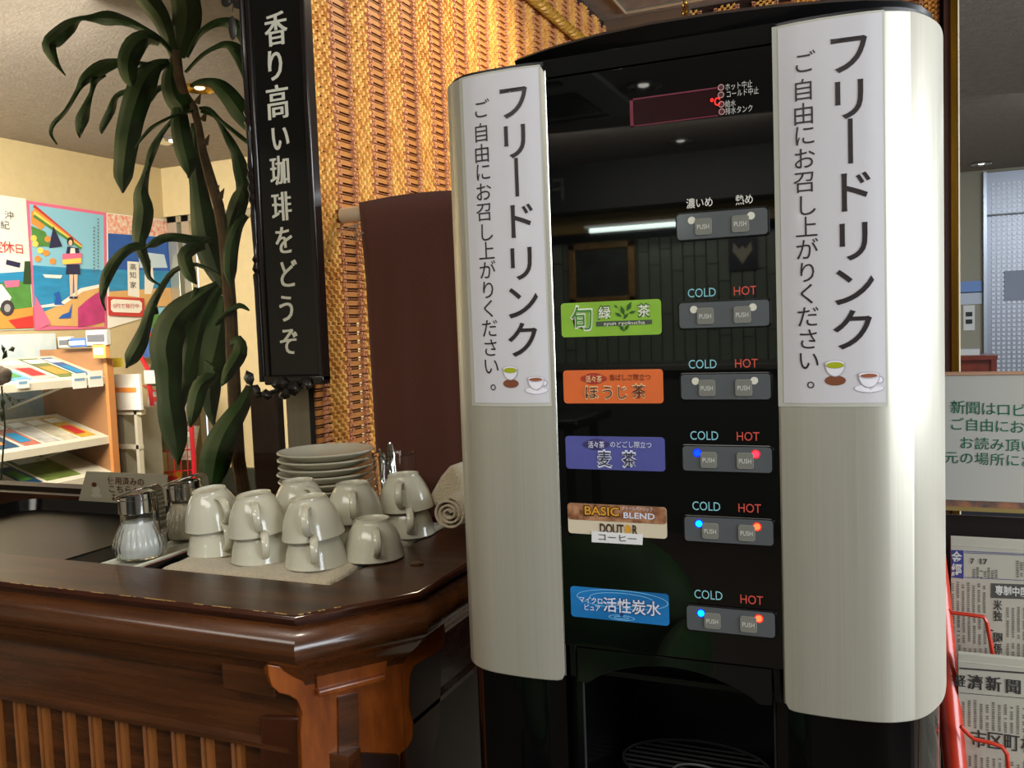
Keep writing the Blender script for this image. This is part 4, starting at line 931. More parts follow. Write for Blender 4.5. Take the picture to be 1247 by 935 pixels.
def paper_(name, Y, pxl, pyt, label, zbot):
    a = P(pxl, pyt, Y=Y); t = thing(name, label, 'newspaper', (a.x+.2, Y, zbot), 'newspapers in the red rack')
    rg = []
    for z, yo in ((a.z, .006), (a.z+.003, .003), (a.z+.001, 0), (a.z-.03, -.001), (zbot, -.001)): rg.append([(a.x, Y+yo, z), (a.x+.31, Y+yo, z+.000)])
    MB().loft(rg, closed=False, caps=False).build('folded_sheet', news, t, smooth=False, solid=-.010)
    return t
n1 = paper_('newspaper', 1.082, 1158, 656, 'newspaper with a blue masthead in the upper pocket of the red rack', -.46)
n2 = paper_('newspaper', 1.022, 1167, 797, 'newspaper with large brushed title in the lower pocket of the red rack', -.66)
Y1, Y2 = 1.0808, 1.0208
def npoly(pts, Y, name, mat, par, off=.0003): return MB().poly([P(x, y, Y=Y-off) for x, y in pts]).build(name, mat, par, smooth=False)
npoly([(1158, 669.5), (1173.5, 670), (1173.5, 704.5), (1158.5, 703)], Y1, 'masthead', bl_, n1)
T([('金', 1165, 679, 15, 13, .02), ('經', 1165, 694.5, 16, 13, .02)], Y1, 'lettering', M('news_white', (225, 225, 220), .6), n1, .0008)
T([('7', 1184, 683, 8.5, 4.5, .03), ('17', 1197, 683.5, 8.5, 9, .03)], Y1, 'lettering', nink, n1, .0005)
npoly([(1207, 710), (1290, 713), (1290, 731), (1207, 728)], Y1, 'headline_bar', M('bar_grey', (86, 84, 78), .6), n1)
T([('専制中国', 1232, 720, 11.5, 40, .03)], Y1, 'lettering', M('news_white', (225, 225, 220), .6), n1, .0008)
T([(c_, 1215+i*.1, 737+i*13.2, 13, 10.5, .005, .02) for i, c_ in enumerate('米独、関係修復')], Y1, 'lettering', nink, n1, .0005)
mb = MB()
for (x, y, x2, y2) in ((1174.5, 670.5, 1290, 676), (1174.5, 672.5, 1290, 677.5), (1174.5, 702.5, 1290, 708.5)):
    mb.poly([P(x, y, Y=Y1-.0003), P(x, y+.7, Y=Y1-.0003), P(x2, y2+.7, Y=Y1-.0003), P(x2, y2, Y=Y1-.0003)])
mb.build('rule_lines', bl_, n1, smooth=False)
def columns(regs, Y, par):
    mb = MB()
    for xa, xb, ya, yb, pit, gl_ in regs:
        a = P(xa, ya, Y=Y-.0003); b = P(xb, ya, Y=Y-.0003); b.z = P(xa, yb, Y=Y-.0003).z; x = a.x; 
        while x < b.x:
            z = a.z-random.random()*.004
            while z > b.z:
                L = .0014+random.random()*.0006; w = .0022
                if random.random() > .07: mb.add([(x, Y-.0003, z), (x+w, Y-.0003, z), (x+w*.9, Y-.0003, z-L), (x+w*.1, Y-.0003, z-L)], [(0, 1, 2, 3)])
                z -= .0024
            x += pit
    return mb.build('article_print', M('news_ink_light', (118, 115, 106), .8), par, smooth=False, kind='stuff')
columns([(1159, 1202, 707, 742, .0052, 1), (1160, 1203, 746, 780, .0052, 1), (1161, 1206, 784, 812, .0052, 1), (1226, 1420, 737, 776, .0052, 1), (1226, 1420, 782, 818, .0052, 1), (1185, 1214, 690, 702, .0036, 1), (1238, 1290, 681, 702, .0036, 1)], Y1, n1)
columns([(1172, 1420, 850, 884, .0056, 1), (1180, 1420, 917, 960, .0056, 1), (1180, 1420, 970, 1050, .0056, 1)], Y2, n2)
T([('経', 1169.5, 829, 15, 13, .005, .03), ('濟', 1188, 831, 18, 18, .005, .03), ('新', 1210, 833, 18, 18, .005, .03), ('聞', 1234, 836, 18, 17, .005, .03)], Y2, 'lettering', nink, n2, .0005)
T([('市', 1192, 900, 22, 18, .003, .02), ('区', 1212, 902, 22, 18, .003, .02), ('町', 1232, 904, 22, 18, .003, .02), ('村', 1253, 907, 22, 18, .003, .02)], Y2, 'lettering', nink, n2, .0005)
mb = MB()
for (y, y2) in ((812.5, 820), (843, 852)):
    mb.poly([P(1168.5, y, Y=Y2-.0003), P(1168.5, y+(2 if y < 820 else .7), Y=Y2-.0003), P(1290, y2+(2 if y < 820 else .7)+1.5, Y=Y2-.0003), P(1290, y2+1.5, Y=Y2-.0003)])
mb.build('rule_lines', nink, n2, smooth=False)

# ------------------------------------------------------------------ dracaena in the lobby
YP = 1.80
pl = thing('dracaena_plant', 'tall dark green dragon plant with drooping leaves behind the window glass', 'plant', (-1.35, YP, -1.38))
leafm = M('leaf_green', (60, 104, 36), .62, noise=(5, .62), spec=.22); leafl = M('leaf_light', (78, 108, 36), .55, noise=(5, .6), spec=.3)
barkm = M('trunk_bark', (158, 126, 84), .8, noise=(30, .6), bump=(60, .5, .004))
tr = [(215, 62), (217, 90), (224, 115), (236, 130), (242, 155), (247, 185), (256, 218), (266, 250), (272, 285), (277, 330), (281, 380), (283, 430), (286, 490), (290, 560)]
mb = MB(); mb.tube([P(x, y, Y=YP) for x, y in tr]+[(P(292, 600, Y=YP).x, YP+.12, -1.1)], [.011, .013, .013, .0095, .0095, .011, .014, .014, .014, .016, .016, .017, .017, .018, .02], 10); mb.build('trunk', barkm, pl)
for x, y in ((240, 125), (247, 146), (250, 175), (268, 240), (262, 236)):
    c = P(x, y, Y=YP); MB().tube([c, c+Vector((.018, -.004, .02))], [.008, .001], 6).build('leaf_scar', barkm, pl)
LV = [
 [(213,68,2),(195,48,3),(170,33,4),(150,25,6),(130,22,9),(110,22,4),(97,23,3),(85,32,9),(70,45,11),(60,55,9),(66,72,5),(72,82,2),(80,92,.5)],
 [(205,77,2),(180,78,2),(150,76,4),(125,82,9),(105,95,7),(95,110,3),(80,135,2.2),(66,150,2.8),(62,163,1.8),(70,176,.5)],
 [(128,90,3),(116,98,4),(112,112,2.5),(105,130,5),(100,146,8),(97,160,4),(97,168,.5)],
 [(195,52,4),(180,46,9),(165,55,14),(156,75,13),(158,95,9),(162,106,3)],
 [(206,76,4),(192,80,8),(178,95,16),(168,118,17),(160,145,16),(155,170,15),(152,195,13),(150,216,11),(150,235,3)],
 [(204,103,1.5),(190,110,4),(178,122,5),(160,112,4),(142,117,3),(135,135,5),(125,155,4),(124,163,1)],
 [(213,143,2),(197,163,3),(186,183,5),(180,203,4),(176,218,5),(172,236,9),(175,256,12),(172,280,11),(170,298,7),(178,320,5),(182,338,2.5),(195,347,.7)],
 [(214,70,6),(208,95,11),(212,115,13),(222,130,13),(224,140,6)],
 [(218,125,8),(219,150,11),(224,178,12),(230,202,9),(230,217,1)],
 [(212,68,5),(205,45,8),(195,20,11),(180,0,13),(170,-15,10),(160,-30,3)],
 [(218,70,7),(225,40,16),(228,15,18),(222,-15,16),(215,-40,10)],
 [(228,70,2),(240,45,3),(255,32,4),(270,27,5),(285,30,7),(298,45,8),(303,65,6),(306,85,2)],
 [(229,85,1.5),(245,68,2),(262,58,2.5),(275,54,4),(290,60,6),(300,75,6),(308,95,3)],
 [(226,88,1.5),(248,66,2),(272,54,2.5),(285,62,5),(296,82,5),(303,110,3)],
 [(232,105,2),(243,100,3),(256,100,5),(268,106,9),(280,118,11),(292,135,12),(302,150,9),(312,168,4)],
 [(243,132,1.5),(255,133,2),(270,148,2),(285,160,2),(300,172,2),(310,182,1)],
 [(245,135,2),(262,142,2),(272,158,3),(280,172,5),(287,185,6),(293,205,9),(297,230,9),(290,260,8),(285,290,4)],
 [(236,135,2),(215,140,1.5),(195,149,1.5),(180,160,2),(165,180,1.2)],
 [(238,150,5),(237,190,9),(241,225,10),(246,258,14),(252,290,17),(262,320,16),(270,345,8),(272,360,1)],
 [(258,292,3),(235,292,5),(215,289,5),(200,290,5),(188,296,5),(178,301,2)],
 [(180,301,3),(165,300,5),(150,308,6),(138,322,7),(130,337,7),(126,352,5),(125,366,2),(129,378,.6)],
 [(250,300,3),(236,302,7),(225,312,9),(232,335,7),(240,346,1)],
 [(275,340,2),(240,322,2),(212,330,3),(195,353,4),(184,375,6),(177,398,7),(170,418,10),(160,436,9),(154,448,1)],
 [(265,345,3),(238,365,12),(218,382,17),(207,402,20),(202,425,20),(205,450,17),(206,480,15),(210,510,17),(215,540,13),(218,566,2)],
 [(268,350,4),(252,375,15),(243,400,19),(234,440,14),(224,470,10),(216,500,7),(212,530,2)],
 [(272,360,4),(270,390,16),(264,420,18),(257,450,15),(256,480,12),(258,505,6),(262,522,.6)],
 [(305,470,5),(296,492,9),(284,510,13),(270,535,17),(262,562,19),(258,595,17)],
 [(300,262,4),(290,275,6),(282,300,9),(280,330,8),(283,350,2)],
 [(276,300,4),(279,275,6),(285,255,8),(292,238,8),(297,224,2)],
 [(278,420,3),(290,415,7),(292,430,9),(280,450,8),(270,470,5)],
 [(240,350,3),(228,400,10),(232,430,10),(238,455,6)],
 [(262,395,2),(278,380,3),(292,372,3),(304,378,2)],
 [(250,440,2),(262,455,6),(244,470,10),(236,500,9),(232,520,3)],
]
random.seed(21)
for li, cps in enumerate(LV):
    n = len(cps); yo = random.uniform(-.13, .10) if li > 3 else -.04-.03*li; R = []
    K = 3
    pts = []
    for i in range(n-1):
        for k in range(K):
            t = k/K; p0, p1, p2, p3 = cps[max(i-1, 0)], cps[i], cps[i+1], cps[min(i+2, n-1)]
            pts.append(tuple(.5*(2*p1[q]+(p2[q]-p0[q])*t+(2*p0[q]-5*p1[q]+4*p2[q]-p3[q])*t*t+(3*p1[q]-p0[q]-3*p2[q]+p3[q])*t**3) for q in range(3)))
    pts.append(cps[-1]); N = len(pts)
    for q in (1, 2, 3): pts[-q] = (pts[-q][0], pts[-q][1], min(pts[-q][2], pts[-q][2]*(.12, .62, .88)[q-1]))
    for i, (x, y, w) in enumerate(pts):
        w = max(w, .4)
        a, b = pts[max(i-1, 0)], pts[min(i+1, N-1)]; dx, dy = b[0]-a[0], b[1]-a[1]; L = math.hypot(dx, dy) or 1; nx, ny = -dy/L, dx/L
        Yc = YP+yo*math.sin(math.pi*.5*min(1, i/N*1.3)); tw_ = .012*math.sin(i*.9+li)
        c = P(x, y, Y=Yc-.006); e0 = P(x+nx*w, y+ny*w, Y=Yc+w*.0016+tw_); e1 = P(x-nx*w, y-ny*w, Y=Yc+w*.0016-tw_)
        R.append([e0, (e0+c)/2+Vector((0, -.002, 0)), c, (e1+c)/2+Vector((0, -.002, 0)), e1])
    MB().loft(R, closed=False, caps=False).build('leaf', leafl if li in (9, 10, 28) else leafm, pl, solid=.0012)
pot = MB(); a = P(303, 478, Y=1.75); b = P(336, 478, Y=1.75)
tag(pot.box(a.x, b.x, 1.75, 1.78, -1.38, a.z).build('wooden_post', M('post_brown', (76, 46, 22), .8, noise=(9, .6), stretch=(5, 5, 1)), None, bevel=.006), 'dark brown wooden post behind the glass left of the saucers', 'post')
MB().lathe([(.09, -1.38), (.12, -1.02), (.13, -1.0), (.115, -1.0), (.11, -1.04), (.0001, -1.04)], 32, (P(292, 600, Y=YP).x, YP+.12, 0)).build('pot', M('pot_dark', (48, 56, 50), .4), pl)

# small artificial flowers at the left edge
fw = thing('flower_arrangement', 'pale rose with small green leaves at the far left edge', 'flowers', (P(2, 560, Y=1.8).x, 1.8, -.5))
pet = M('rose_pale', (206, 186, 170), .7)
c0 = P(2, 457, Y=1.8)
for k in range(9):
    a = k*2.4; r = .010+.0022*k; MB().ell((c0.x+r*math.cos(a)*.8, c0.y+r*.4*math.sin(a*1.3), c0.z+r*math.sin(a)*.6), .022, .012, .017, 10, 6).build('petal', pet, fw)
for x, y, L, an in ((5, 432, 18, .9), (14, 425, 15, .2), (3, 425, 14, 1.8), (2, 490, 20, -1.6), (10, 485, 14, -.8), (1, 505, 22, -1.4), (14, 492, 10, -.3), (22, 488, 8, .3)):
    p0 = P(x, y, Y=1.79); d = Vector((math.cos(an), 0, math.sin(an))); n_ = Vector((-d.z, 0, d.x)); L = L*.0020
    MB().add([p0-d*L/2, p0+n_*L*.28+Vector((0, .004, 0)), p0+d*L/2, p0-n_*L*.28+Vector((0, .004, 0)), p0-Vector((0, .003, 0))], [(0,4,1),(1,4,2),(2,4,3),(3,4,0)]).build('leaf', M('leaf_mid', (72, 92, 40), .5), fw, solid=.001)
MB().tube([P(2, 470, Y=1.8), P(6, 520, Y=1.8), P(0, 600, Y=1.8)], .0025, 6).build('stem', M('leaf_mid', (72, 92, 40), .5), fw)
MB().tube([P(5, 478, Y=1.8), P(18, 487, Y=1.79), P(30, 486, Y=1.79)], .0012, 6).build('twig', M('twig_dark', (40, 42, 30), .6), fw)

# ------------------------------------------------------------------ posters on the lobby wall (plane X=-4.05)
XW = -4.048
def PW(x, y, o=0): return P(x, y, X=XW+o)
def wp_(par, pts, name, mat, o): return MB().poly([PW(x, y, o) for x, y in pts]).build(name, mat, par, smooth=False)
def col(n, c, **k): return M('pr_'+n, c, .5, **k)
def poster(quad, label, base, kind='poster', lift=0):
    a = PW(*quad[3]); t = thing('poster', label, kind, a, 'posters on the lobby wall')
    MB().prism([PW(x, y, .001+lift) for x, y in quad], (.003, 0, 0)).build('sheet', base, t, smooth=False); return t
sea = col('sea', (40, 150, 205), noise=(6, .75), stretch=(1, 1, 4)); sky_ = col('sky', (140, 200, 225)); sand = col('sand', (226, 178, 112), noise=(9, .9)); pink = col('pink', (232, 112, 150)); wht = col('white', (240, 238, 228)); navy = col('navy', (34, 38, 78)); skin = col('skin', (240, 200, 170)); grnp = col('green', (86, 148, 70), noise=(12, .7)); mag = col('magenta', (204, 60, 130), noise=(14, .7)); ylw = col('yellow', (245, 214, 100)); ora = col('orange', (240, 150, 70)); redp = col('red', (200, 52, 50)); dbl = col('deepblue', (30, 96, 190), noise=(5, .7)); hair = col('hair', (50, 34, 30)); gy_ = col('greyink', (96, 100, 110))
p2 = poster([(32, 244), (129, 259), (129.5, 400), (42, 402)], 'blue beach poster with a woman in a navy skirt and whale tails', pink)
wp_(p2, [(36, 248.5), (126, 262), (127, 330), (40, 325)], 'sky_print', sky_, .005)
wp_(p2, [(40, 323), (127, 329), (127, 350), (90, 358), (60, 385), (42, 372)], 'sea_print', sea, .006)
wp_(p2, [(127, 345), (100, 352), (75, 370), (44, 384), (44, 396), (127, 398)], 'sand_print', sand, .007)
wp_(p2, [(126, 345), (98, 351), (74, 368), (48, 372), (48, 375), (76, 372), (101, 355), (126, 349)], 'surf_print', wht, .008)
for k, (cc_, o) in enumerate(((redp, 0), (ora, 4), (ylw, 8), (grnp, 12))):
    wp_(p2, [(40, 252+o), (42, 249+o), (100, 298+o*.3), (98, 300+o*.3)], 'rainbow_print', cc_, .008+k*.0004)
wp_(p2, [(38, 275), (55, 282), (62, 300), (40, 300)], 'hill_print', grnp, .0075)
wp_(p2, [(38, 256), (60, 268), (50, 280), (38, 272)], 'flower_print', ora, .0072)
for x, y in ((43, 297), (49, 305), (56, 308), (46, 315), (41, 290), (64, 318), (58, 291)): wp_(p2, [(x+4*math.cos(a*.785), y+4*math.sin(a*.785)) for a in range(8)], 'fruit_print', ylw if x % 2 else ora, .0095)
wp_(p2, [(65, 275), (76, 300), (60, 302), (62, 290)], 'tower_print', navy, .0098)
wp_(p2, [(52, 334), (76, 335), (74, 339), (55, 338)], 'boat_print', wht, .009)
wp_(p2, [(82, 300), (96, 302), (97, 312), (80, 311)], 'jacket_print', navy, .0100)
wp_(p2, [(86, 302), (91, 302), (92, 310), (85, 310)], 'shirt_print', wht, .0105)
wp_(p2, [(76, 309), (100, 308), (99, 321), (76, 322)], 'picture_held_print', pink, .0112); wp_(p2, [(76, 316), (99, 314), (99, 320), (76, 322)], 'picture_held_print', ylw, .0114)
wp_(p2, [(81, 322), (97, 322), (98, 334), (80, 334)], 'skirt_print', navy, .0110)
for x in (84.5, 90): wp_(p2, [(x, 334), (x+4.5, 334), (x+4, 361), (x+1, 361)], 'leg_print', skin, .0105); wp_(p2, [(x, 361), (x+5, 361), (x+4, 363.5), (x, 363.5)], 'shoe_print', navy, .0106)
wp_(p2, [(85.6+4.2*math.cos(a*.628), 294+5.6*math.sin(a*.628)) for a in range(10)], 'hair_print', hair, .0102); wp_(p2, [(85.8+2.4*math.cos(a*.628), 295.5+3.6*math.sin(a*.628)) for a in range(10)], 'face_print', skin, .0108)
for pts in ([(62, 351), (66, 358), (72, 354), (75, 369), (79, 371), (66, 371), (68, 362)], [(88, 369), (84, 380), (76, 383), (71, 388), (86, 387), (87, 379)]): wp_(p2, pts, 'whale_tail_print', dbl, .0100)
wp_(p2, [(43, 360), (62, 394), (48, 400), (44, 396)], 'pink_corner_print', pink, .0100)
wp_(p2, [(95, 375), (105, 366), (116, 358), (127, 352), (127, 392), (112, 396), (95, 398)], 'coral_print', mag, .0100)
mb = MB()
for i in range(16):
    for x in (119.5, 114.5):
        if x < 119 and i < 2: continue
        c = PW(x, 267+i*4.1+(0 if x > 119 else 2), .0108); mb.add([(c.x, c.y-.004, c.z-.005), (c.x, c.y+.004, c.z-.005), (c.x, c.y+.004, c.z+.004), (c.x, c.y-.004, c.z+.005)], [(0, 1, 2, 3)])
mb.build('fine_print', gy_, p2, smooth=False)
p1 = poster([(-60, 229), (31, 242), (41, 401), (-50, 404)], 'pale poster with red characters and a white scooter at the left edge', wht)
wp_(p1, [(-50, 336), (36, 330), (41, 400), (-48, 403)], 'street_print', grnp, .005); wp_(p1, [(-50, 336), (36, 330), (37, 342), (-50, 348)], 'sea_print', sea, .006)
wp_(p1, [(30, 318), (37, 318), (38, 346), (28, 346)], 'tree_print', col('dkgreen', (40, 70, 40)), .0065)
wp_(p1, [(8, 316), (25, 320), (24, 326), (7, 322)], 'sign_print', navy, .007)
wp_(p1, [(5, 342), (24, 341), (23, 349), (7, 350)], 'sign_print', pink, .007)
wp_(p1, [(-20, 350), (2, 346), (14, 362), (8, 374), (-20, 376)], 'scooter_print', wht, .008); wp_(p1, [(9+8.5*math.cos(a*.524), 375+10*math.sin(a*.524)) for a in range(12)], 'wheel_print', col('tyre', (60, 56, 60)), .009); wp_(p1, [(9+4*math.cos(a*.524), 375+5*math.sin(a*.524)) for a in range(12)], 'wheel_hub_print', col('hub', (160, 160, 165)), .010)
wp_(p1, [(-40, 384), (40, 374), (41, 399), (-46, 402)], 'food_print', ora, .0075); wp_(p1, [(10, 390), (40, 384), (41, 399), (20, 400)], 'food_print', redp, .0085)
YA = Vector((0, 1, 0))
def wtext(par, items, mat, o=.011):
    mb = MB()
    for s, x, y, h, w in items: put(mb, s, PW(x, y, o), YA, ZA, h*4.62/FPX, w, 0, .0)
    return mb.build('lettering', mat, par, smooth=False)
wtext(p1, [('休', 10, 301, 14, 1.15), ('日', 23.5, 303, 12, 1.1), ('定', -4, 300, 14, 1.15)], redp)
wtext(p1, [('沖', 11, 262, 10, 1.2), ('紀', 6, 274, 10, 1.2)], gy_)
p3 = poster([(129.5, 259), (205, 268), (212, 376), (131, 400)], 'summer sky poster with a woman in white behind the plant', wht)
wp_(p3, [(130.5, 260), (204, 269), (206, 288), (131.5, 284)], 'crowd_print', col('crowd', (230, 120, 100), noise=(50, .3), col2=(240, 230, 210)), .005)
wp_(p3, [(131.5, 284), (206, 289), (208, 330), (132, 330)], 'sky_print', dbl, .006); wp_(p3, [(132, 328), (208, 330), (209, 352), (133, 356)], 'sea_print', sea, .007); wp_(p3, [(133, 355), (209, 350), (211, 372), (160, 376), (133, 362)], 'sand_print', sand, .008)
wp_(p3, [(168, 306), (200, 310), (204, 326), (170, 326)], 'cloud_print', col('cloud', (200, 222, 238)), .0078)
wp_(p3, [(176, 326), (186, 325), (188, 345), (184, 358), (176, 358)], 'dress_print', wht, .0090); wp_(p3, [(181+2.8*math.cos(a*.785), 319+4.5*math.sin(a*.785)) for a in range(8)], 'head_print', hair, .0090)
wp_(p3, [(155, 318), (169, 319), (170, 362), (156, 360)], 'strip_print', wht, .0095)
wtext(p3, [('高', 162, 325, 9, 1.3), ('知', 162, 335, 9, 1.3), ('家', 162, 347, 9, 1.3)], navy, .0115)
p4 = poster([(131, 361), (175, 363), (176, 386), (132, 384)], 'red poster with a white rounded caption box', redp, lift=.012)
wp_(p4, [(135, 366), (138, 364), (170, 366), (173, 369), (173, 377), (170, 381), (138, 380), (135, 377)], 'caption_box', wht, .018)
wtext(p4, [('0円で発行中', 154, 372.5, 6.5, 1.2)], redp, .021)
p5 = poster([(177, 374), (212, 373), (214, 398), (180, 402)], 'small green scenery poster behind the plant', grnp)
wp_(p5, [(192, 374), (212, 374), (212, 382), (194, 384)], 'sky_print', sky_, .006)

# ------------------------------------------------------------------ brochure rack and stands in the lobby
br = thing('brochure_rack', 'white sloped brochure rack with a brown end board in the lobby', 'rack', (-3.75, 2.6, -1.38))
wm = M('rack_white', (212, 205, 186), .4); brn = M('rack_brown', (156, 112, 74), .6, noise=(9, .85)); oe = M('orange_edge', (196, 128, 72), .5)
XR0 = -3.55
e1 = P(127, 440, X=XR0); e2 = P(137, 572, X=XR0)
yE = e1.y
MB().box(-4.0, XR0, yE, yE+.03, -1.38, P(75, 425, X=-3.9).z+.0).build('end_board', brn, br)
MB().box(XR0-.0, XR0+.02, yE-.004, yE+.034, -1.38, P(128, 437, X=XR0).z).build('end_board_edge', oe, br)
MB().box(-4.02, -3.99, 1.6, yE+.1, -1.2, .045).build('back_board', M('rack_back', (214, 224, 226), .6, noise=(3, .8), col2=(110, 172, 210)), br)
shz = [(462+0, -.17), (533, -.47)]
shelves = []
for k, (pxy, py) in enumerate((((100, 461), 0), ((128, 532), 0), ((60, 590), 0))):
    c = P(*pxy, X=XR0); z = c.z; shelves.append(z)
    MB().prism([(XR0, 1.6, z), (XR0, 1.6, z-.035), (XR0-.02, 1.6, z-.035), (XR0-.02, 1.6, z-.006), (-3.90, 1.6, z+.10), (-3.90, 1.6, z+.11)], (0, yE-1.6, 0)).build('sloped_shelf', wm, br, smooth=False)
    for y in (1.9, 2.5, 3.0): MB().tube([(XR0-.03, y, z-.03), (-3.97, y, z-.14)], .006, 6).build('bracket', wm, br)
cols = [('blue covered', (50, 110, 180)), ('white and grey', (206, 204, 198)), ('green landscape', (120, 140, 70)), ('dark teal', (20, 70, 110)), ('yellow', (232, 186, 70)), ('cream', (226, 216, 190)), ('sky blue', (110, 180, 220)), ('red and white', (206, 120, 100))]
plc = ['lying at the near end', 'lying second from the end board', 'lying next to the end board', 'lying midway', 'lying past midway', 'lying far left']
def brochure(y, zsh, cn, cc_, where, w=.21, tilt=0):
    f = lambda u: (XR0-.022-u*.33, zsh+.003+u*.106)
    t = thing('brochure', cn+' brochure '+where, 'brochure', (f(.3)[0], y, f(0)[1]), 'brochures on the sloped rack')
    u0, u1 = .02, .86; (xa, za), (xb, zb_) = f(u0), f(u1)
    MB().prism([(xa, y, za), (xb, y, zb_), (xb-.003, y, zb_+.008), (xa-.003, y, za+.008)], (0, w, 0)).build('pages', col('pages', (225, 220, 205)), t, smooth=False)
    def q(a0, a1, b0, b1, nm, mt, o):
        (xc, zc), (xd, zd) = f(u0+(u1-u0)*a0), f(u0+(u1-u0)*a1)
        MB().add([(xc+.001-.003, y+w*b0, zc+.0082+o), (xc+.001-.003, y+w*b1, zc+.0082+o), (xd-.003, y+w*b1, zd+.0082+o), (xd-.003, y+w*b0, zd+.0082+o)], [(0, 1, 2, 3)]).build(nm, mt, t, smooth=False)
    q(0, 1, 0, 1, 'cover', M('cov_'+cn.replace(' ', '_'), cc_, .3, noise=(14, .55)), .0006)
    q(.72, .92, .1, .9, 'title_band', col('cv_white', (236, 236, 230)), .0016)
    if random.random() > .4: q(.15, .55, .15, .8, 'cover_picture', random.choice([grnp, sea, dbl, ora, redp]), .0016)
    return t
nth = ['first', 'second', 'third', 'fourth', 'fifth', 'sixth', 'seventh']
for k, (y, ci, w) in enumerate(((2.62, 5, .09), (2.72, 6, .12), (2.85, 1, .12), (2.98, 2, .11), (3.10, 0, .07))): brochure(y, shelves[0], cols[ci][0], cols[ci][1], 'on the upper sloped shelf, %s from the left' % nth[k], w)
for k, (y, ci, w) in enumerate(((2.56, 3, .19), (2.77, 7, .09), (2.87, 1, .09), (2.97, 5, .09), (3.07, 4, .09))): bt = brochure(y, shelves[1], cols[ci][0], cols[ci][1], 'on the middle sloped shelf, %s from the left' % nth[k], w); teal = bt if k == 0 else teal
for k, (y, ci, w) in enumerate(((2.76, 3, .09), (2.87, 2, .19))): brochure(y, shelves[2], cols[ci][0], cols[ci][1], 'on the lowest sloped shelf, '+['at left', 'at right'][k], w)
def onslope(y, u, zsh): return (XR0-.022-u*.33+.001, y, zsh+.003+u*.106+.0125)
mb = MB(); up_ = Vector((-.33, 0, .106)).normalized()
put(mb, 'HYOGO', onslope(2.66, .66, shelves[1]), YA, up_, .062, .62, 0, .02); put(mb, 'BLUE', onslope(2.665, .44, shelves[1]), YA, up_, .062, .78, 0, .02)
mb.build('lettering', wht, teal, smooth=False)
for k, (x0_, y0_, x1_, y1_) in enumerate(((88, 455, 106, 472), (107, 452, 126, 470), (20, 463, 36, 472))):
    Xc = XR0+.012; a = P(x0_, y0_, X=Xc); b = P(x1_, y1_, X=Xc)
    t = thing('shelf_tag', 'small white printed card on the rack shelf, '+('left of the pair by the end board', 'right of the pair by the end board', 'at far left')[k], 'card', (Xc, a.y, b.z), 'small cards clipped on the brochure rack')
    MB().box(Xc-.002, Xc, min(a.y, b.y), max(a.y, b.y), b.z, a.z).build('card', wht, t, smooth=False)
    MB().box(Xc, Xc+.001, min(a.y, b.y)+.01, max(a.y, b.y)-.01, (a.z+b.z)/2, (a.z+b.z)/2+.012).build('print', col('tag_ink', (120, 160, 190)), t, smooth=False)
# leaflets standing on top of the end board
for k, (x0_, y0_, x1_, y1_, cc_, lb) in enumerate(((76, 410, 92, 423, (200, 196, 184), 'grey leaflet holder on top of the rack'), (88, 412, 112, 422, (70, 110, 190), 'blue and white leaflet stack on top of the rack'), (110, 402, 136, 420, (206, 202, 192), 'white folded leaflet stack above the orange tag'), (118, 418, 135, 436, (236, 160, 90), 'orange framed card at the top of the end board'))):
    Yc = yE-.02; a = P(x0_, y0_, Y=Yc); b = P(x1_, y1_, Y=Yc)
    t = thing('leaflet', lb, 'leaflet', ((a.x+b.x)/2, Yc, min(a.z, b.z)))
    MB().box(a.x, b.x, Yc-.03, Yc, b.z, a.z).build('sheets', col('lf%d' % k, cc_), t, bevel=.004)
    MB().box(a.x+.012, b.x-.012, Yc-.033, Yc-.03, b.z+(a.z-b.z)*.25, a.z-(a.z-b.z)*.3).build('print', wht if k in (1, 3) else gy_, t, smooth=False)
# white cabinet with notice and yellow tags
Yk = 3.40
def kbox(x0_, y0_, x1_, y1_, Y, th, name, mat, par, **k):
    a = P(x0_, y0_, Y=Y); b = P(x1_, y1_, Y=Y); return MB().box(min(a.x, b.x), max(a.x, b.x), Y, Y+th, min(a.z, b.z), max(a.z, b.z)).build(name, mat, par, **k)
lk = thing('leaflet_cabinet', 'white framed open cabinet with grey panels beside the brown end board', 'cabinet', (P(153, 590, Y=Yk).x, Yk, -1.38))
kbox(132, 500, 170, 800, Yk+.02, .25, 'body', M('cab_grey', (150, 148, 134), .5), lk)
for q in ((132, 498, 172, 505), (132, 541, 170, 547), (166, 500, 172, 640)): kbox(*q, Yk, .03, 'frame_bar', wm, lk)
kbox(131, 503, 141, 515, Yk-.01, .01, 'yellow_tag', ylw, lk); kbox(134, 550, 143, 561, Yk-.01, .01, 'yellow_tag', ylw, lk)
cb = kbox(131, 456, 172, 499, Yk-.02, .015, 'notice_card', wht, None); tag(cb, 'white notice card with an orange line on the small cabinet', 'notice')
mb = MB(); a = P(132, 472, Y=Yk-.022); b = P(166, 477.5, Y=Yk-.022); mb.box(a.x, b.x, Yk-.023, Yk-.0205, b.z, a.z).build('print', ora, cb, smooth=False)
ORG[cb.name] = ORG[cb.name]
yt = kbox(132, 436, 148, 447, Yk-.03, .01, 'yellow_card', M('card_yellow', (244, 226, 60), .5), None); tag(yt, 'bright yellow card with blue print behind the orange tag', 'card')
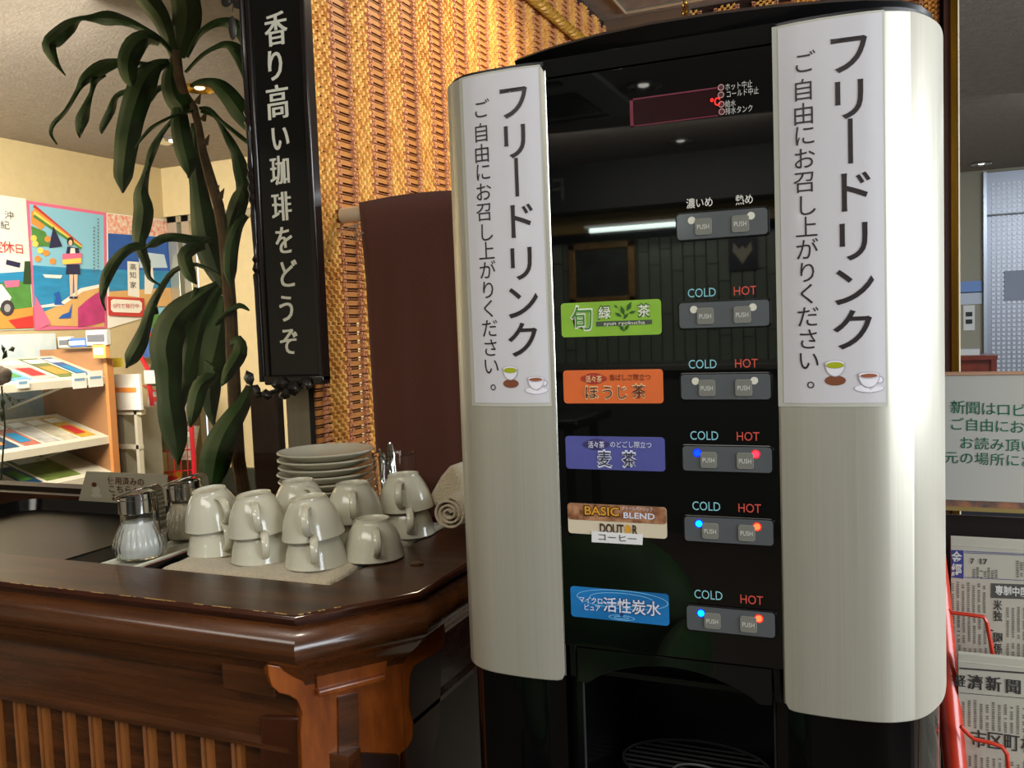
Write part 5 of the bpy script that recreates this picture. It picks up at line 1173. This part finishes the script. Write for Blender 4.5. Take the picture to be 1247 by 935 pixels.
# red wire magazine stand
ms = thing('magazine_stand', 'red tubular magazine stand behind the plant leaves', 'stand', (-2.6, 3.9, -1.38))
rr_ = M('stand_red', (206, 36, 50), .35)
Ym = 3.85
MB().tube([P(167, 425, Y=Ym+.1), P(180, 450, Y=Ym), P(186, 500, Y=Ym), P(190, 560, Y=Ym), P(192, 640, Y=Ym)], .013, 8).build('side_tube', rr_, ms)
MB().tube([P(225, 440, Y=Ym+.1), P(231, 490, Y=Ym), P(236, 560, Y=Ym), P(238, 640, Y=Ym)], .013, 8).build('side_tube', rr_, ms)
for y in (470, 500, 522, 545, 570): MB().tube([P(168, y-4, Y=Ym+.12), P(188, y+6, Y=Ym), P(236, y+2, Y=Ym)], .004, 6).build('wire_shelf', rr_, ms)
for x in (196, 204, 212, 220, 228): MB().tube([P(x, 540, Y=Ym-.02), P(x+1, 580, Y=Ym-.02)], .003, 6).build('wire', rr_, ms)
mg = [((170, 400, 188, 435), (70, 110, 180), 'blue magazine at the top of the red stand'), ((188, 398, 210, 432), (214, 190, 90), 'yellow magazine at the top of the red stand'), ((172, 478, 200, 515), (196, 190, 186), 'grey magazine in the middle of the red stand'), ((200, 470, 232, 512), (206, 200, 180), 'cream magazine in the middle of the red stand'), ((172, 515, 200, 550), (150, 160, 90), 'olive magazine low in the red stand'), ((200, 520, 234, 560), (222, 214, 196), 'white magazine low in the red stand'), ((176, 438, 200, 470), (60, 90, 70), 'dark green magazine below the top row of the red stand'), ((190, 576, 213, 606), (236, 168, 40), 'yellow orange magazine at the foot of the red stand')]
for q, cc_, lb in mg:
    a = P(q[0], q[1], Y=Ym+.06); b = P(q[2], q[3], Y=Ym+.06)
    t = thing('magazine', lb, 'magazine', ((a.x+b.x)/2, Ym+.06, b.z), 'magazines in the red stand')
    MB().prism([(a.x, Ym+.06, b.z), (b.x, Ym+.06, b.z), (b.x, Ym+.12, a.z), (a.x, Ym+.12, a.z)], (0, .015, 0)).build('pages', M('mg%d%d' % (cc_[0], cc_[1]), cc_, .4, noise=(16, .5)), t, smooth=False)
    w = b.x-a.x; h = a.z-b.z; MB().prism([(a.x+w*.12, Ym+.1085, b.z+h*.84), (b.x-w*.12, Ym+.1085, b.z+h*.84), (b.x-w*.12, Ym+.099, b.z+h*.68), (a.x+w*.12, Ym+.099, b.z+h*.68)], (0, -.002, 0)).build('title', random.choice([wht, redp, navy]), t, smooth=False)
tg = kbox(175, 451, 193, 467, Ym-.03, .006, 'price_card', wht, None); tag(tg, 'small white card with red print hung on the red stand', 'card')
TC.clear()
